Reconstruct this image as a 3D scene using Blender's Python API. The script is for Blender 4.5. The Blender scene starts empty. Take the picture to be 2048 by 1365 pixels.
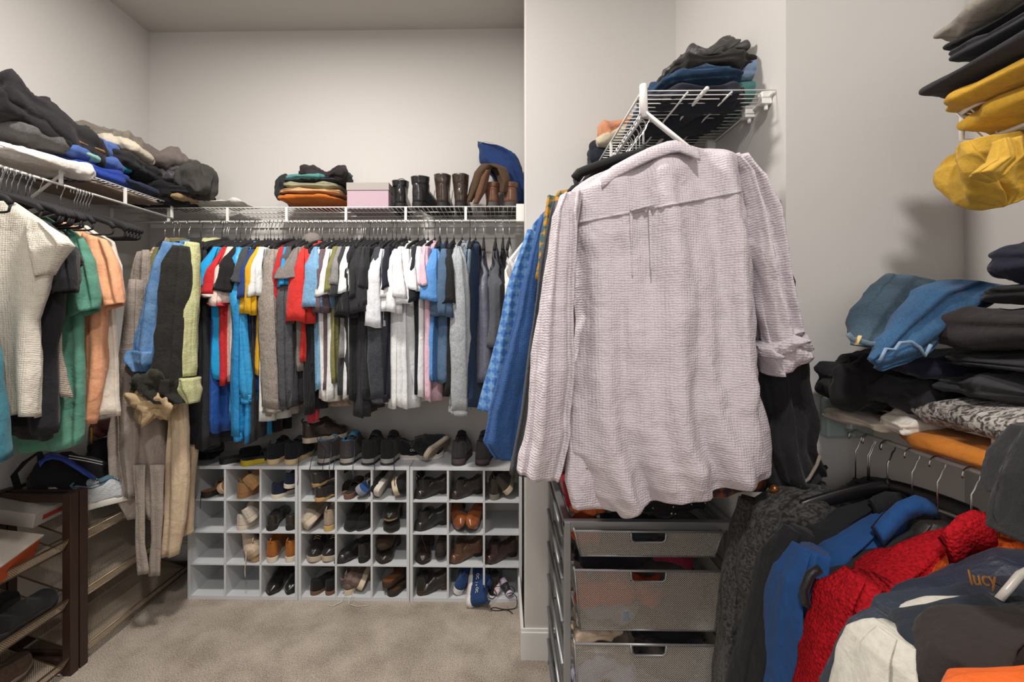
import bpy, math, random
import numpy as np
from mathutils import Vector, Matrix, Euler
PI = math.pi
C = bpy.context.scene.collection
random.seed(7)

# ------------------------------------------------------------------ camera
F, PX, PY, H, TH = 900.0, 990.0, 637.0, 1.564, -math.radians(1.0)
cam = bpy.data.cameras.new('camera'); co = bpy.data.objects.new('camera', cam); C.objects.link(co)
cam.sensor_width = 36; cam.lens = F * 36 / 2048
cam.shift_x = (1024 - PX) / 2048; cam.shift_y = (PY - 682.5) / 2048
co.location = (0, 0, H); co.rotation_euler = (PI / 2, 0, -TH); cam.clip_start = 0.02
bpy.context.scene.camera = co
# ------------------------------------------------------------------ world, lights, exposure
w = bpy.data.worlds.new('world'); bpy.context.scene.world = w; w.use_nodes = True
w.node_tree.nodes['Background'].inputs[0].default_value = (1, .95, .9, 1)
w.node_tree.nodes['Background'].inputs[1].default_value = 0.10
def lamp(name, loc, power, size, col, target=None):
    l = bpy.data.lights.new(name, 'AREA'); l.shape = 'DISK'; l.size = size; l.energy = power; l.color = col
    o = bpy.data.objects.new(name, l); C.objects.link(o); o.location = loc
    if target: o.rotation_euler = (Vector(target) - Vector(loc)).to_track_quat('-Z', 'Y').to_euler()
    return o
lamp('ceiling_lamp_light', (-0.95, 1.42, 3.36), 58, 0.28, (1, .945, .88))
lamp('ceiling_lamp_light', (0.05, -0.35, 3.36), 50, 0.22, (1, .955, .905))
lamp('fill_light', (-0.45, -1.2, 1.9), 7, 1.0, (.93, .96, 1), (-0.4, 2.2, 1.3))  # added soft fill from behind the camera; no doorway opening there
vs = bpy.context.scene.view_settings
vs.view_transform = 'Standard'; vs.look = 'None'; vs.gamma = 1; vs.use_curve_mapping = False; vs.exposure = 0.02

# ------------------------------------------------------------------ helpers
def ray(x, y):
    u = (x - PX) / F; v = (PY - y) / F
    return np.array([u * math.cos(TH) + math.sin(TH), -u * math.sin(TH) + math.cos(TH), v])
def atY(x, y, Y): d = ray(x, y); return np.array([0, 0, H]) + d * (Y / d[1])
def surf(A, px, py, lift=.004):
    q = A.reshape(-1, 3); d = ray(px, py); e_ = (q[:, 0]/q[:, 1]-d[0]/d[1])**2 + ((q[:, 2]-H)/q[:, 1]-d[2]/d[1])**2
    idx = np.argsort(e_)[:12]; return atY(px, py, q[idx, 1].min()-lift)
def atX(x, y, X): d = ray(x, y); return np.array([0, 0, H]) + d * (X / d[0])
def atZ(x, y, Z): d = ray(x, y); return np.array([0, 0, H]) + d * ((Z - H) / d[2])

def tag(o, label=None, cat=None, group=None, kind=None):
    if label: o['label'] = label
    if cat: o['category'] = cat
    if group: o['group'] = group
    if kind: o['kind'] = kind
    return o
def empty(name, loc, label, cat, group=None, rot=(0, 0, 0)):
    o = bpy.data.objects.new(name, None); o.empty_display_size = .05; C.objects.link(o)
    o.location = loc; o.rotation_euler = rot
    return tag(o, label, cat, group)
class MB:
    def __init__(s): s.v = []; s.f = []
    def add(s, v, f):
        b = len(s.v); s.v.extend([tuple(map(float, p)) for p in v]); s.f.extend([tuple(i + b for i in q) for q in f]); return s
    def box(s, x0, x1, y0, y1, z0, z1):
        return s.add([(x0,y0,z0),(x1,y0,z0),(x1,y1,z0),(x0,y1,z0),(x0,y0,z1),(x1,y0,z1),(x1,y1,z1),(x0,y1,z1)],
              [(0,3,2,1),(4,5,6,7),(0,1,5,4),(1,2,6,5),(2,3,7,6),(3,0,4,7)])
    def tube(s, pts, r, n=8, ry=None, cap=True):
        P = [np.array(p, float) for p in pts]; m = len(P)
        rr = r if hasattr(r, '__len__') else [r] * m
        vs_ = []; up = None
        for i in range(m):
            t = P[min(i+1, m-1)] - P[max(i-1, 0)]; t /= (np.linalg.norm(t) + 1e-9)
            if up is None:
                a = np.array([0, 0, 1.]) if abs(t[2]) < .9 else np.array([1., 0, 0]); 
            else: a = up
            sd = np.cross(t, a); sd /= (np.linalg.norm(sd) + 1e-9); up = np.cross(sd, t)
            for k in range(n):
                q = 2 * PI * k / n
                vs_.append(P[i] + sd * math.cos(q) * rr[i] + up * math.sin(q) * (rr[i] if ry is None else ry))
        fs = [(i*n+k, i*n+(k+1) % n, (i+1)*n+(k+1) % n, (i+1)*n+k) for i in range(m-1) for k in range(n)]
        if cap: fs += [tuple(range(n))[::-1], tuple((m-1)*n + k for k in range(n))]
        return s.add(vs_, fs)
    def grid(s, A, closed=True, cap0=False, cap1=False):
        A = np.asarray(A); m, n = A.shape[:2]; nn = n if closed else n - 1
        fs = [(i*n+k, i*n+(k+1) % n, (i+1)*n+(k+1) % n, (i+1)*n+k) for i in range(m-1) for k in range(nn)]
        if cap0: fs.append(tuple(range(n))[::-1])
        if cap1: fs.append(tuple((m-1)*n + k for k in range(n)))
        return s.add(A.reshape(-1, 3), fs)
    def build(s, name, mat, parent=None, world=False, smooth=True, sub=0, solid=0, bevel=0):
        me = bpy.data.meshes.new(name)
        v = s.v
        if world and parent is not None:
            L = parent.location; v = [(a-L[0], b-L[1], c-L[2]) for a, b, c in v]
        me.from_pydata(v, [], s.f); me.update()
        if smooth: me.polygons.foreach_set('use_smooth', [True] * len(me.polygons))
        o = bpy.data.objects.new(name, me); C.objects.link(o); me.materials.append(mat)
        if parent is not None: o.parent = parent
        if bevel:
            b = o.modifiers.new('bevel', 'BEVEL'); b.width = bevel; b.segments = 2; b.limit_method = 'ANGLE'
        if solid:
            b = o.modifiers.new('solid', 'SOLIDIFY'); b.thickness = solid; b.offset = 0
        if sub:
            b = o.modifiers.new('sub', 'SUBSURF'); b.levels = sub; b.render_levels = sub
        return o
def centre(o):  # put a top-level mesh's origin at its base
    me = o.data; n = len(me.vertices); a = np.empty(n*3); me.vertices.foreach_get('co', a); a = a.reshape(-1, 3)
    c = np.array([(a[:,0].min()+a[:,0].max())/2, (a[:,1].min()+a[:,1].max())/2, a[:,2].min()])
    me.vertices.foreach_set('co', (a - c).ravel()); o.location = Vector(o.location) + Vector(c); me.update(); return o

def wrinkle(P, seed, amp, freq, oct=3):
    """ridged sum-of-sines crease field, P (...,3)"""
    r = np.random.RandomState(seed); out = np.zeros(P.shape[:-1]); a = amp; f = freq
    for o_ in range(oct):
        for _ in range(3):
            d = r.randn(3); d /= np.linalg.norm(d); e = r.randn(3); e /= np.linalg.norm(e)
            ph = r.rand(2) * 6.28
            q = P @ d * f * 6.28 + ph[0] + 1.3 * np.sin(P @ e * f * 4.1 + ph[1])
            out += a * (0.62 - np.sqrt(np.sin(q / 2) ** 2 + .015)) * .55
        a *= .42; f *= 1.9
    return out

# ------------------------------------------------------------------ materials
def lin(h):
    h = h.lstrip('#'); c = [int(h[i:i+2], 16) / 255 for i in (0, 2, 4)]
    return tuple(((x + .055) / 1.055) ** 2.4 if x > .04045 else x / 12.92 for x in c) + (1,)
MC = {}
def nt(name):
    m = bpy.data.materials.new(name); m.use_nodes = True; t = m.node_tree; p = t.nodes['Principled BSDF']; return m, t, p
def N(t, typ, **k):
    n = t.nodes.new(typ)
    for a, b in k.items():
        if a.startswith('i_'): n.inputs[a[2:].replace('_', ' ')].default_value = b
        else: setattr(n, a, b)
    return n
def plain(name, hexc, rough=.5, metal=0, spec=.5, bump=0, bscale=200):
    key = ('p', name, hexc, rough, metal, bump, bscale)
    if key in MC: return MC[key]
    m, t, p = nt(name); p.inputs['Base Color'].default_value = lin(hexc); p.inputs['Roughness'].default_value = rough
    p.inputs['Metallic'].default_value = metal; p.inputs['Specular IOR Level'].default_value = spec
    tc = N(t, 'ShaderNodeTexCoord'); n = N(t, 'ShaderNodeTexNoise'); n.inputs['Scale'].default_value = bscale; n.inputs['Detail'].default_value = 3
    t.links.new(tc.outputs['Object'], n.inputs['Vector'])
    if bump:
        b = N(t, 'ShaderNodeBump'); b.inputs['Strength'].default_value = bump; b.inputs['Distance'].default_value = .002
        t.links.new(n.outputs['Fac'], b.inputs['Height']); t.links.new(b.outputs[0], p.inputs['Normal'])
    else:
        mr = N(t, 'ShaderNodeMapRange'); mr.inputs['To Min'].default_value = max(rough-.06, 0); mr.inputs['To Max'].default_value = min(rough+.06, 1)
        t.links.new(n.outputs['Fac'], mr.inputs['Value']); t.links.new(mr.outputs[0], p.inputs['Roughness'])
    MC[key] = m; return m
def fab(hexc, kind='plain', hex2=None):
    key = ('f', hexc, kind, hex2)
    if key in MC: return MC[key]
    m, t, p = nt('fabric_' + kind); L = t.links
    p.inputs['Roughness'].default_value = .88; p.inputs['Specular IOR Level'].default_value = .25
    try: p.inputs['Sheen Weight'].default_value = .08
    except Exception: pass
    c1 = lin(hexc); c2 = lin(hex2) if hex2 else tuple(min(1, x * .72) for x in c1[:3]) + (1,)
    tc = N(t, 'ShaderNodeTexCoord'); obj = tc.outputs['Object']
    def noise(scale, detail=2, stretch=None, dist=0):
        n = N(t, 'ShaderNodeTexNoise'); n.inputs['Scale'].default_value = scale; n.inputs['Detail'].default_value = detail
        n.inputs['Distortion'].default_value = dist
        if stretch:
            mp = N(t, 'ShaderNodeMapping'); mp.inputs['Scale'].default_value = stretch; L.new(obj, mp.inputs[0]); L.new(mp.outputs[0], n.inputs['Vector'])
        else: L.new(obj, n.inputs['Vector'])
        return n.outputs['Fac']
    def wave(scale, dirn, dist=2, prof='SIN'):
        n = N(t, 'ShaderNodeTexWave'); n.bands_direction = dirn; n.wave_profile = prof
        n.inputs['Scale'].default_value = scale; n.inputs['Distortion'].default_value = dist; n.inputs['Detail'].default_value = 1.5; n.inputs['Detail Scale'].default_value = 1.5
        L.new(obj, n.inputs['Vector']); return n.outputs['Fac']
    def math_(op, a, b):
        n = N(t, 'ShaderNodeMath', operation=op)
        for i, q in enumerate((a, b)):
            if hasattr(q, 'links'): L.new(q, n.inputs[i])
            else: n.inputs[i].default_value = q
        return n.outputs[0]
    def ramp(f, lo, hi, a=c1, b=c2):
        r = N(t, 'ShaderNodeValToRGB'); e = r.color_ramp.elements; e[0].position = lo; e[0].color = b; e[1].position = hi; e[1].color = a
        L.new(f, r.inputs[0]); return r.outputs[0]
    fine = noise(700, 2); big = noise(14, 4, dist=.4); mid = noise(45, 3, (1, 1, .45))
    H_ = math_('ADD', math_('MULTIPLY', big, 1.0), math_('ADD', math_('MULTIPLY', mid, .3), math_('MULTIPLY', fine, .06)))
    dist = .012; col = None
    if kind == 'plain': col = ramp(noise(90, 4), .25, .6, c1, tuple(x * .88 for x in c1[:3]) + (1,))
    elif kind == 'heather': col = ramp(noise(330, 3, (1, 1, .35)), .4, .6)
    elif kind == 'marl': col = ramp(noise(110, 5, (.5, 1, 1), 1.0), .42, .58)
    elif kind == 'denim':
        col = ramp(math_('ADD', math_('MULTIPLY', noise(9, 3), .6), math_('MULTIPLY', noise(400, 2, (1, 1, .3)), .4)), .4, .62)
    elif kind == 'gauze':
        g = math_('MULTIPLY', math_('ADD', wave(44, 'X', 3), wave(50, 'Z', 4)), .065)
        H_ = math_('ADD', H_, g); dist = .014; col = ramp(noise(60, 3), .2, .6, c1, tuple(x * .93 for x in c1[:3]) + (1,))
    elif kind == 'sherpa':
        n = N(t, 'ShaderNodeTexVoronoi'); n.inputs['Scale'].default_value = 170; L.new(obj, n.inputs['Vector'])
        v_ = math_('SUBTRACT', 1.0, n.outputs['Distance']); H_ = math_('ADD', H_, math_('MULTIPLY', v_, .55)); dist = .007; p.inputs['Sheen Weight'].default_value = 0; p.inputs['Specular IOR Level'].default_value = .1
        col = ramp(noise(160, 3), .3, .6)
    elif kind == 'knit':
        H_ = math_('ADD', H_, math_('MULTIPLY', math_('ADD', wave(60, 'X', 2), wave(45, 'Z', 1)), .14)); col = ramp(noise(280, 3), .35, .6)
    elif kind == 'rib':
        wv = wave(42, 'Z', .6); H_ = math_('ADD', H_, math_('MULTIPLY', wv, .35)); col = ramp(wv, .1, .6)
    elif kind == 'stripe': col = ramp(wave(26, 'X', .4), .35, .5)
    elif kind == 'plaid':
        a = wave(9, 'X', .3); b = wave(8, 'Z', .3); c = wave(27, 'X', .2); d = wave(24, 'Z', .2)
        s_ = math_('ADD', math_('MULTIPLY', math_('ADD', a, b), .36), math_('MULTIPLY', math_('ADD', c, d), .14)); col = ramp(s_, .4, .6)
    elif kind == 'dots':
        n = N(t, 'ShaderNodeTexVoronoi'); n.inputs['Scale'].default_value = 40; L.new(obj, n.inputs['Vector']); col = ramp(n.outputs['Distance'], .1, .16)
    elif kind == 'mesh':
        ck = math_('MULTIPLY', wave(70, 'X', 0), wave(70, 'Z', 0)); col = ramp(ck, .1, .5)
    elif kind == 'satin':
        p.inputs['Roughness'].default_value = .42; p.inputs['Specular IOR Level'].default_value = .5
        col = ramp(noise(60, 3), .2, .5, c1, tuple(x * .8 for x in c1[:3]) + (1,))
    elif kind == 'leather':
        p.inputs['Roughness'].default_value = .27; p.inputs['Specular IOR Level'].default_value = .6; dist = .003
        col = ramp(noise(35, 4), .3, .7)
    elif kind == 'suede': col = ramp(noise(150, 4), .3, .7); dist = .003
    elif kind == 'tiedye': col = ramp(noise(7, 3, dist=1.5), .4, .6)
    L.new(col, p.inputs['Base Color'])
    b = N(t, 'ShaderNodeBump'); b.inputs['Strength'].default_value = .8; b.inputs['Distance'].default_value = dist
    L.new(H_, b.inputs['Height']); L.new(b.outputs[0], p.inputs['Normal'])
    MC[key] = m; return m
def wallmat(name, hexc):
    m, t, p = nt(name); L = t.links; p.inputs['Roughness'].default_value = .75; p.inputs['Specular IOR Level'].default_value = .3
    tc = N(t, 'ShaderNodeTexCoord'); n = N(t, 'ShaderNodeTexNoise'); n.inputs['Scale'].default_value = 1.6; n.inputs['Detail'].default_value = 2
    L.new(tc.outputs['Object'], n.inputs['Vector']); c = lin(hexc)
    r = N(t, 'ShaderNodeValToRGB'); e = r.color_ramp.elements; e[0].color = tuple(x * .985 for x in c[:3]) + (1,); e[1].color = c
    L.new(n.outputs['Fac'], r.inputs[0]); L.new(r.outputs[0], p.inputs['Base Color'])
    n2 = N(t, 'ShaderNodeTexNoise'); n2.inputs['Scale'].default_value = 260; n2.inputs['Detail'].default_value = 2; L.new(tc.outputs['Object'], n2.inputs['Vector'])
    b = N(t, 'ShaderNodeBump'); b.inputs['Strength'].default_value = .12; b.inputs['Distance'].default_value = .001
    L.new(n2.outputs['Fac'], b.inputs['Height']); L.new(b.outputs[0], p.inputs['Normal']); return m
def carpetmat():
    m, t, p = nt('carpet'); L = t.links; p.inputs['Roughness'].default_value = 1; p.inputs['Specular IOR Level'].default_value = .05
    tc = N(t, 'ShaderNodeTexCoord')
    n = N(t, 'ShaderNodeTexNoise'); n.inputs['Scale'].default_value = 210; n.inputs['Detail'].default_value = 4; L.new(tc.outputs['Object'], n.inputs['Vector'])
    n2 = N(t, 'ShaderNodeTexNoise'); n2.inputs['Scale'].default_value = 6; n2.inputs['Detail'].default_value = 7; n2.inputs['Distortion'].default_value = .2; L.new(tc.outputs['Object'], n2.inputs['Vector'])
    a = N(t, 'ShaderNodeMath', operation='MULTIPLY_ADD'); a.inputs[1].default_value = .3; L.new(n2.outputs['Fac'], a.inputs[0]); 
    k = N(t, 'ShaderNodeMath', operation='MULTIPLY'); k.inputs[1].default_value = .7; L.new(n.outputs['Fac'], k.inputs[0]); L.new(k.outputs[0], a.inputs[2])
    r = N(t, 'ShaderNodeValToRGB'); e = r.color_ramp.elements; e[0].position = .36; e[0].color = lin('#85786b'); e[1].position = .62; e[1].color = lin('#d8ccbe')
    L.new(a.outputs[0], r.inputs[0]); L.new(r.outputs[0], p.inputs['Base Color'])
    b = N(t, 'ShaderNodeBump'); b.inputs['Strength'].default_value = 1; b.inputs['Distance'].default_value = .012
    L.new(a.outputs[0], b.inputs['Height']); L.new(b.outputs[0], p.inputs['Normal']); return m
def meshmat(name, hexc, pitch, cover, axes=('X', 'Z'), metal=.8):
    """woven / expanded metal sheet with real see-through holes"""
    m, t, p = nt(name); L = t.links
    p.inputs['Base Color'].default_value = lin(hexc); p.inputs['Metallic'].default_value = metal; p.inputs['Roughness'].default_value = .42
    tc = N(t, 'ShaderNodeTexCoord'); sp = N(t, 'ShaderNodeSeparateXYZ'); L.new(tc.outputs['Object'], sp.inputs[0])
    def mt(op, a, b=0.0):
        n = N(t, 'ShaderNodeMath', operation=op)
        for i, q in enumerate((a, b)):
            if hasattr(q, 'links'): L.new(q, n.inputs[i])
            else: n.inputs[i].default_value = q
        return n.outputs[0]
    a, b = sp.outputs[axes[0]], sp.outputs[axes[1]]
    s1 = mt('ABSOLUTE', mt('SINE', mt('MULTIPLY', mt('ADD', a, b), PI / pitch)))
    s2 = mt('ABSOLUTE', mt('SINE', mt('MULTIPLY', mt('SUBTRACT', a, b), PI / pitch)))
    mn = mt('MINIMUM', s1, s2); al = mt('LESS_THAN', mn, cover)
    L.new(al, p.inputs['Alpha']); return m
WALL = wallmat('painted_wall', '#cecbc8'); CEIL = wallmat('ceiling_paint', '#c2beb9'); TRIM = plain('trim_paint', '#e6e6e4', .4)
CARPET = carpetmat()
WIRE = plain('white_vinyl_wire', '#e9e7e3', .35); CHROME = plain('chrome_wire', '#c8c8c8', .22, 1.0)
VELVET = plain('black_velvet', '#17161a', .8, bump=.5, bscale=400); BLKPL = plain('black_plastic', '#141416', .35)
LAM = plain('white_laminate', '#cacdd0', .35); SILVER = plain('silver_steel', '#97989b', .38, .6)

# ------------------------------------------------------------------ room shell
XL, YB, XN, YA, XB, YC, XR, ZC = -2.27, 2.85, .105, 2.07, .79, 1.27, 1.28, 3.40
def struct(name, mb, mat, **k): o = mb.build(name, mat, smooth=False, **k); o['kind'] = 'structure'; return o
T = .1
struct('floor', MB().box(XL-T, XR+T, -1.8, YB+T, -.1, 0), CARPET)
struct('ceiling', MB().box(XL-T, XR+T, -1.8, YB+T, ZC, ZC+.1), CEIL)
struct('wall_back', MB().box(XL-T, .2, YB, YB+T, 0, ZC), WALL)
struct('wall_left', MB().box(XL-T, XL, -1.7, YB, 0, ZC), WALL)
struct('wall_niche', MB().add([(.1015,YA+.005,0),(.2,YA+.005,0),(.2,YB,0),(.143,YB,0),(.1015,YA+.005,ZC),(.2,YA+.005,ZC),(.2,YB,ZC),(.143,YB,ZC)],
      [(0,3,2,1),(4,5,6,7),(0,1,5,4),(1,2,6,5),(2,3,7,6),(3,0,4,7)]), WALL)
struct('wall_middle', MB().box(.102, XB+T, YA, YA+T, 0, ZC), WALL, bevel=.004)
struct('wall_return', MB().box(XB, XB+T, YC+T, YA, 0, ZC), WALL)
struct('wall_recess', MB().box(XB, XR+T, YC, YC+T, 0, ZC), WALL)
struct('wall_right', MB().box(XR, XR+T, -1.7, YC, 0, ZC), WALL)
struct('wall_front', MB().box(XL-T, XR+T, -1.8, -1.7, 0, ZC), WALL)
def baseboard(name, x0, x1, y0, y1):
    mb = MB().box(x0, x1, y0, y1, 0, .125)
    dx = .004 if (y1 - y0) > (x1 - x0) else 0
    mb.box(x0, x1, y0, y1, .125, .128)
    if (x1-x0) > (y1-y0): mb.box(x0, x1, y0+.006, y1, .128, .142)
    else: mb.box(x0+.003, x1-.003, y0, y1, .128, .142)
    return struct(name, mb, TRIM, bevel=.002)
baseboard('baseboard_back', XL, .13, YB-.015, YB); baseboard('baseboard_left', XL, XL+.015, -1.7, YB-.015)
baseboard('baseboard_middle', .083, XB, YA-.015, YA); baseboard('baseboard_niche', .083, .098, YA, YB-.2)
baseboard('baseboard_recess', XB+.01, XR, YC-.015, YC); baseboard('baseboard_right', XR-.015, XR, -1.7, YC-.015)
struct('baseboard_return', MB().box(XB-.015, XB, YC-.015, YA-.015, 0, .14), TRIM, bevel=.002)

# ------------------------------------------------------------------ wire shelves
def polyline(pts, n=6):
    return pts
def wire_shelf(name, label, o0, L_, W_, axis, zt=2.20, lip=.08, pitch=.0254, braces=(), ends=True, ties=.3):
    """axis 'X': length runs +X from o0, front lip at -Y. axis 'Y': length runs +Y; front lip towards dirn."""
    t = empty(name, o0, label, 'shelf', None)
    if axis == 'X': fw = lambda l, d, z: (l, -d, z)
    elif axis == 'Y+': fw = lambda l, d, z: (d, l, z)      # wall on -X side, lip towards +X
    else: fw = lambda l, d, z: (-d, l, z)                    # wall on +X side
    r = MB(); r.tube([fw(0, W_, 0), fw(L_, W_, 0)], .0035); r.build('front_rail', WIRE, t)
    r = MB(); r.tube([fw(0, W_, -lip), fw(L_, W_, -lip)], .0055, 10); r.build('hanging_rail', WIRE, t)
    r = MB(); r.tube([fw(0, 0.006, -.006), fw(L_, 0.006, -.006)], .0035)
    for q in (.33, .66): r.tube([fw(0, W_*q, -.005), fw(L_, W_*q, -.005)], .003)
    r.build('cross_rail', WIRE, t)
    r = MB(); k = int(L_ / pitch)
    for i in range(k + 1):
        l = L_ * i / k
        r.tube([fw(l, .002, 0), fw(l, W_ + .002, 0)], .0017, 5)
    r.build('deck_wire', WIRE, t)
    r = MB(); k = max(1, int(L_ / ties))
    for i in range(k + 1):
        r = MB(); l = min(max(L_ * i / k, .01), L_-.01)
        a = fw(l - .007, W_ - .003, -lip); b = fw(l + .007, W_ + .004, 0)
        r.box(min(a[0], b[0]), max(a[0], b[0]), min(a[1], b[1]), max(a[1], b[1]), a[2], b[2])
        r.build('lip_tie', WIRE, t, smooth=False)
    for l in braces:
        r = MB(); r.tube([fw(l, W_ - .01, -lip*.2), fw(l, .01, -.30)], .008, 8, ry=.004)
        a = fw(l-.012, .0, -.33); b = fw(l+.012, .008, -.27)
        r.box(min(a[0], b[0]), max(a[0], b[0]), min(a[1], b[1]), max(a[1], b[1]), a[2], b[2])
        r.build('support_brace', WIRE, t)
    return t
ZT = 2.195; LIP = .08; ZR = ZT - LIP
sb = wire_shelf('wire_shelf', 'long white wire shelf on the back wall above the row of shirts', (XL+.02, YB, ZT), 2.38, .31, 'X', ZT)
# end bracket at the right end + wall clips
mb = MB().box(2.325, 2.392, -.325, -.285, -.088, .012); mb.box(2.378, 2.392, -.3, 0, -.088, .012); mb.build('end_bracket', WIRE, sb, smooth=False, bevel=.003)
mb = MB().box(0, 2.38, -.012, -.0, -.055, -.03); mb.build('wall_strip', WIRE, sb, smooth=False)
wire_shelf('wire_shelf', 'white wire shelf along the left wall, heaped with clothes', (XL, .9, ZT+.015), 1.62, .40, 'Y+', ZT, braces=(1.0,))
sm = wire_shelf('wire_shelf', 'short white wire shelf seen from below, above the pale pink shirt', (XB, 1.315, 2.225), .75, .385, 'Y-', 2.225, lip=.075)
# near bracket of the middle shelf: end cap + long diagonal brace + wall clips
e = MB(); X0 = -.385
e.tube([(X0+.0, -.01, .012), (X0+.0, -.012, -.02), (X0+.002, -.012, -.082)], .011, 10); e.build('end_cap', WIRE, sm)
e = MB(); e.tube([(X0+.005, -.012, -.07), (-.235, -.014, -.19), (-.006, -.012, -.385)], .0115, 10, ry=.006); e.build('support_brace', WIRE, sm)
for yy in (.03, .12, .38, .62): MB().box(-.03, .0, yy-.012, yy+.012, -.03, .006).tube([(-.012, yy, -.028), (-.012, yy, -.045)], .006).build('wall_clip', WIRE, sm, smooth=False, bevel=.002)
e = MB(); e.tube([(-.20, -.006, .004), (-.21, .35, -.008), (-.21, .72, -.01)], .006, 8); e.build('middle_rail', WIRE, sm)
ZR2 = 1.262
sr = wire_shelf('wire_shelf', 'white wire shelf on the right wall at waist height under folded black clothes', (XR, -.25, ZR2+.075), 1.49, .345, 'Y-', ZR2, lip=.075)
e = MB(); e.box(-.40, -.30, 1.488, 1.518, -.10, .01); e.box(-.345, -.285, 1.47, 1.488, -.095, -.005); e.build('end_bracket', plain('grey_green_plastic', '#9fb0ac', .5), sr, smooth=False, bevel=.008)
for yy in (.95, 1.22): MB().tube([(-.33, yy, -.03), (-.01, yy, -.20)], .008, 6, ry=.004).build('support_brace', BLKPL, sr)
su = empty('wire_shelf', (XR, -.3, 1.99), 'white wire shelf high on the right wall with rounded corner under yellow cloth', 'shelf')
e = MB(); W_ = .34; Lq = 1.27
e.tube([(0, Lq, 0), (-W_+.05, Lq, 0), (-W_+.012, Lq-.015, 0), (-W_, Lq-.05, 0), (-W_, 0, 0)], .005, 10)
e.tube([(-W_+.03, Lq-.003, 0), (-W_+.028, Lq-.003, -.05), (-W_+.06, Lq-.01, -.055), (-W_+.06, 0, -.055)], .005, 10)
e.build('front_rail', WIRE, su)
e = MB()
for i in range(49): y = Lq - .02 - i*.0254; e.tube([(0, y, -.05), (-W_+.06, y, -.055), (-W_, y, 0)], .0016, 5)
e.build('deck_wire', WIRE, su)
e = MB()
for q in (.1, .2): e.tube([(-q, Lq, -.052), (-q, 0, -.052)], .003, 6)
e.build('cross_rail', WIRE, su)

# ------------------------------------------------------------------ soft things
def spow(x, e): return np.sign(x) * np.abs(x) ** e
def folded(label, c, size, mat, rz=0, rx=0, ry=0, layers=2, crumple=.012, seed=1, name='folded_clothing', cat='clothing', group=None, e=.42, sag=.0, nu=72, nv=30, freq=9, top=0, sharp=.0):
    sx, sy, sz = [q / 2 for q in size]
    ph = np.linspace(0, 2*PI, nu, endpoint=False); th = np.linspace(-PI/2, PI/2, nv)
    TH_, PH = np.meshgrid(th, ph, indexing='ij')
    ct, st = spow(np.cos(TH_), .55), spow(np.sin(TH_), .75)
    r = np.random.RandomState(seed)
    zn = np.sin(TH_)
    groove = 1 - .075 * (1 - np.abs(np.sin(layers * PI/2 * (zn + 1) + .25*np.sin(PH*2 + seed))) ** .45) * (np.abs(np.cos(TH_)) ** .5)
    lob = 1 + .035*np.sin(PH*3 + seed) + .03*np.sin(PH*5 + 2*seed + 2*zn)
    X = sx * ct * spow(np.cos(PH), e) * groove * lob; Y = sy * ct * spow(np.sin(PH), e) * groove * lob
    Z = sz * st * (1 + .12*np.sin(X/sx*2.2 + seed) * np.cos(Y/sy*2 + seed*1.7))
    P = np.stack([X, Y, Z], -1)
    Pw = P * np.array([1, 1, .55]); d = wrinkle(Pw, seed + 11, crumple*1.2, freq*.68, 3) + wrinkle(Pw, seed + 77, crumple*.26, freq*2.3, 2)
    nrm = np.stack([X/sx**2*sx, Y/sy**2*sy, Z/sz**2*sz*1.5], -1); nrm /= (np.linalg.norm(nrm, axis=-1, keepdims=True) + 1e-6)
    P = P + nrm * d[..., None]
    if sag: P[..., 2] -= sag * ((P[..., 0]/sx)**2 + .6*(P[..., 1]/sy)**2)
    if top: P[..., 2] += top * P[..., 1] / sy * (P[..., 2] > 0)
    mb = MB(); mb.grid(P, True); mb_v = mb
    o = mb.build(name, mat); o.location = c; o.rotation_euler = (rx, ry, rz)
    return tag(o, label, cat, group)

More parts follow.
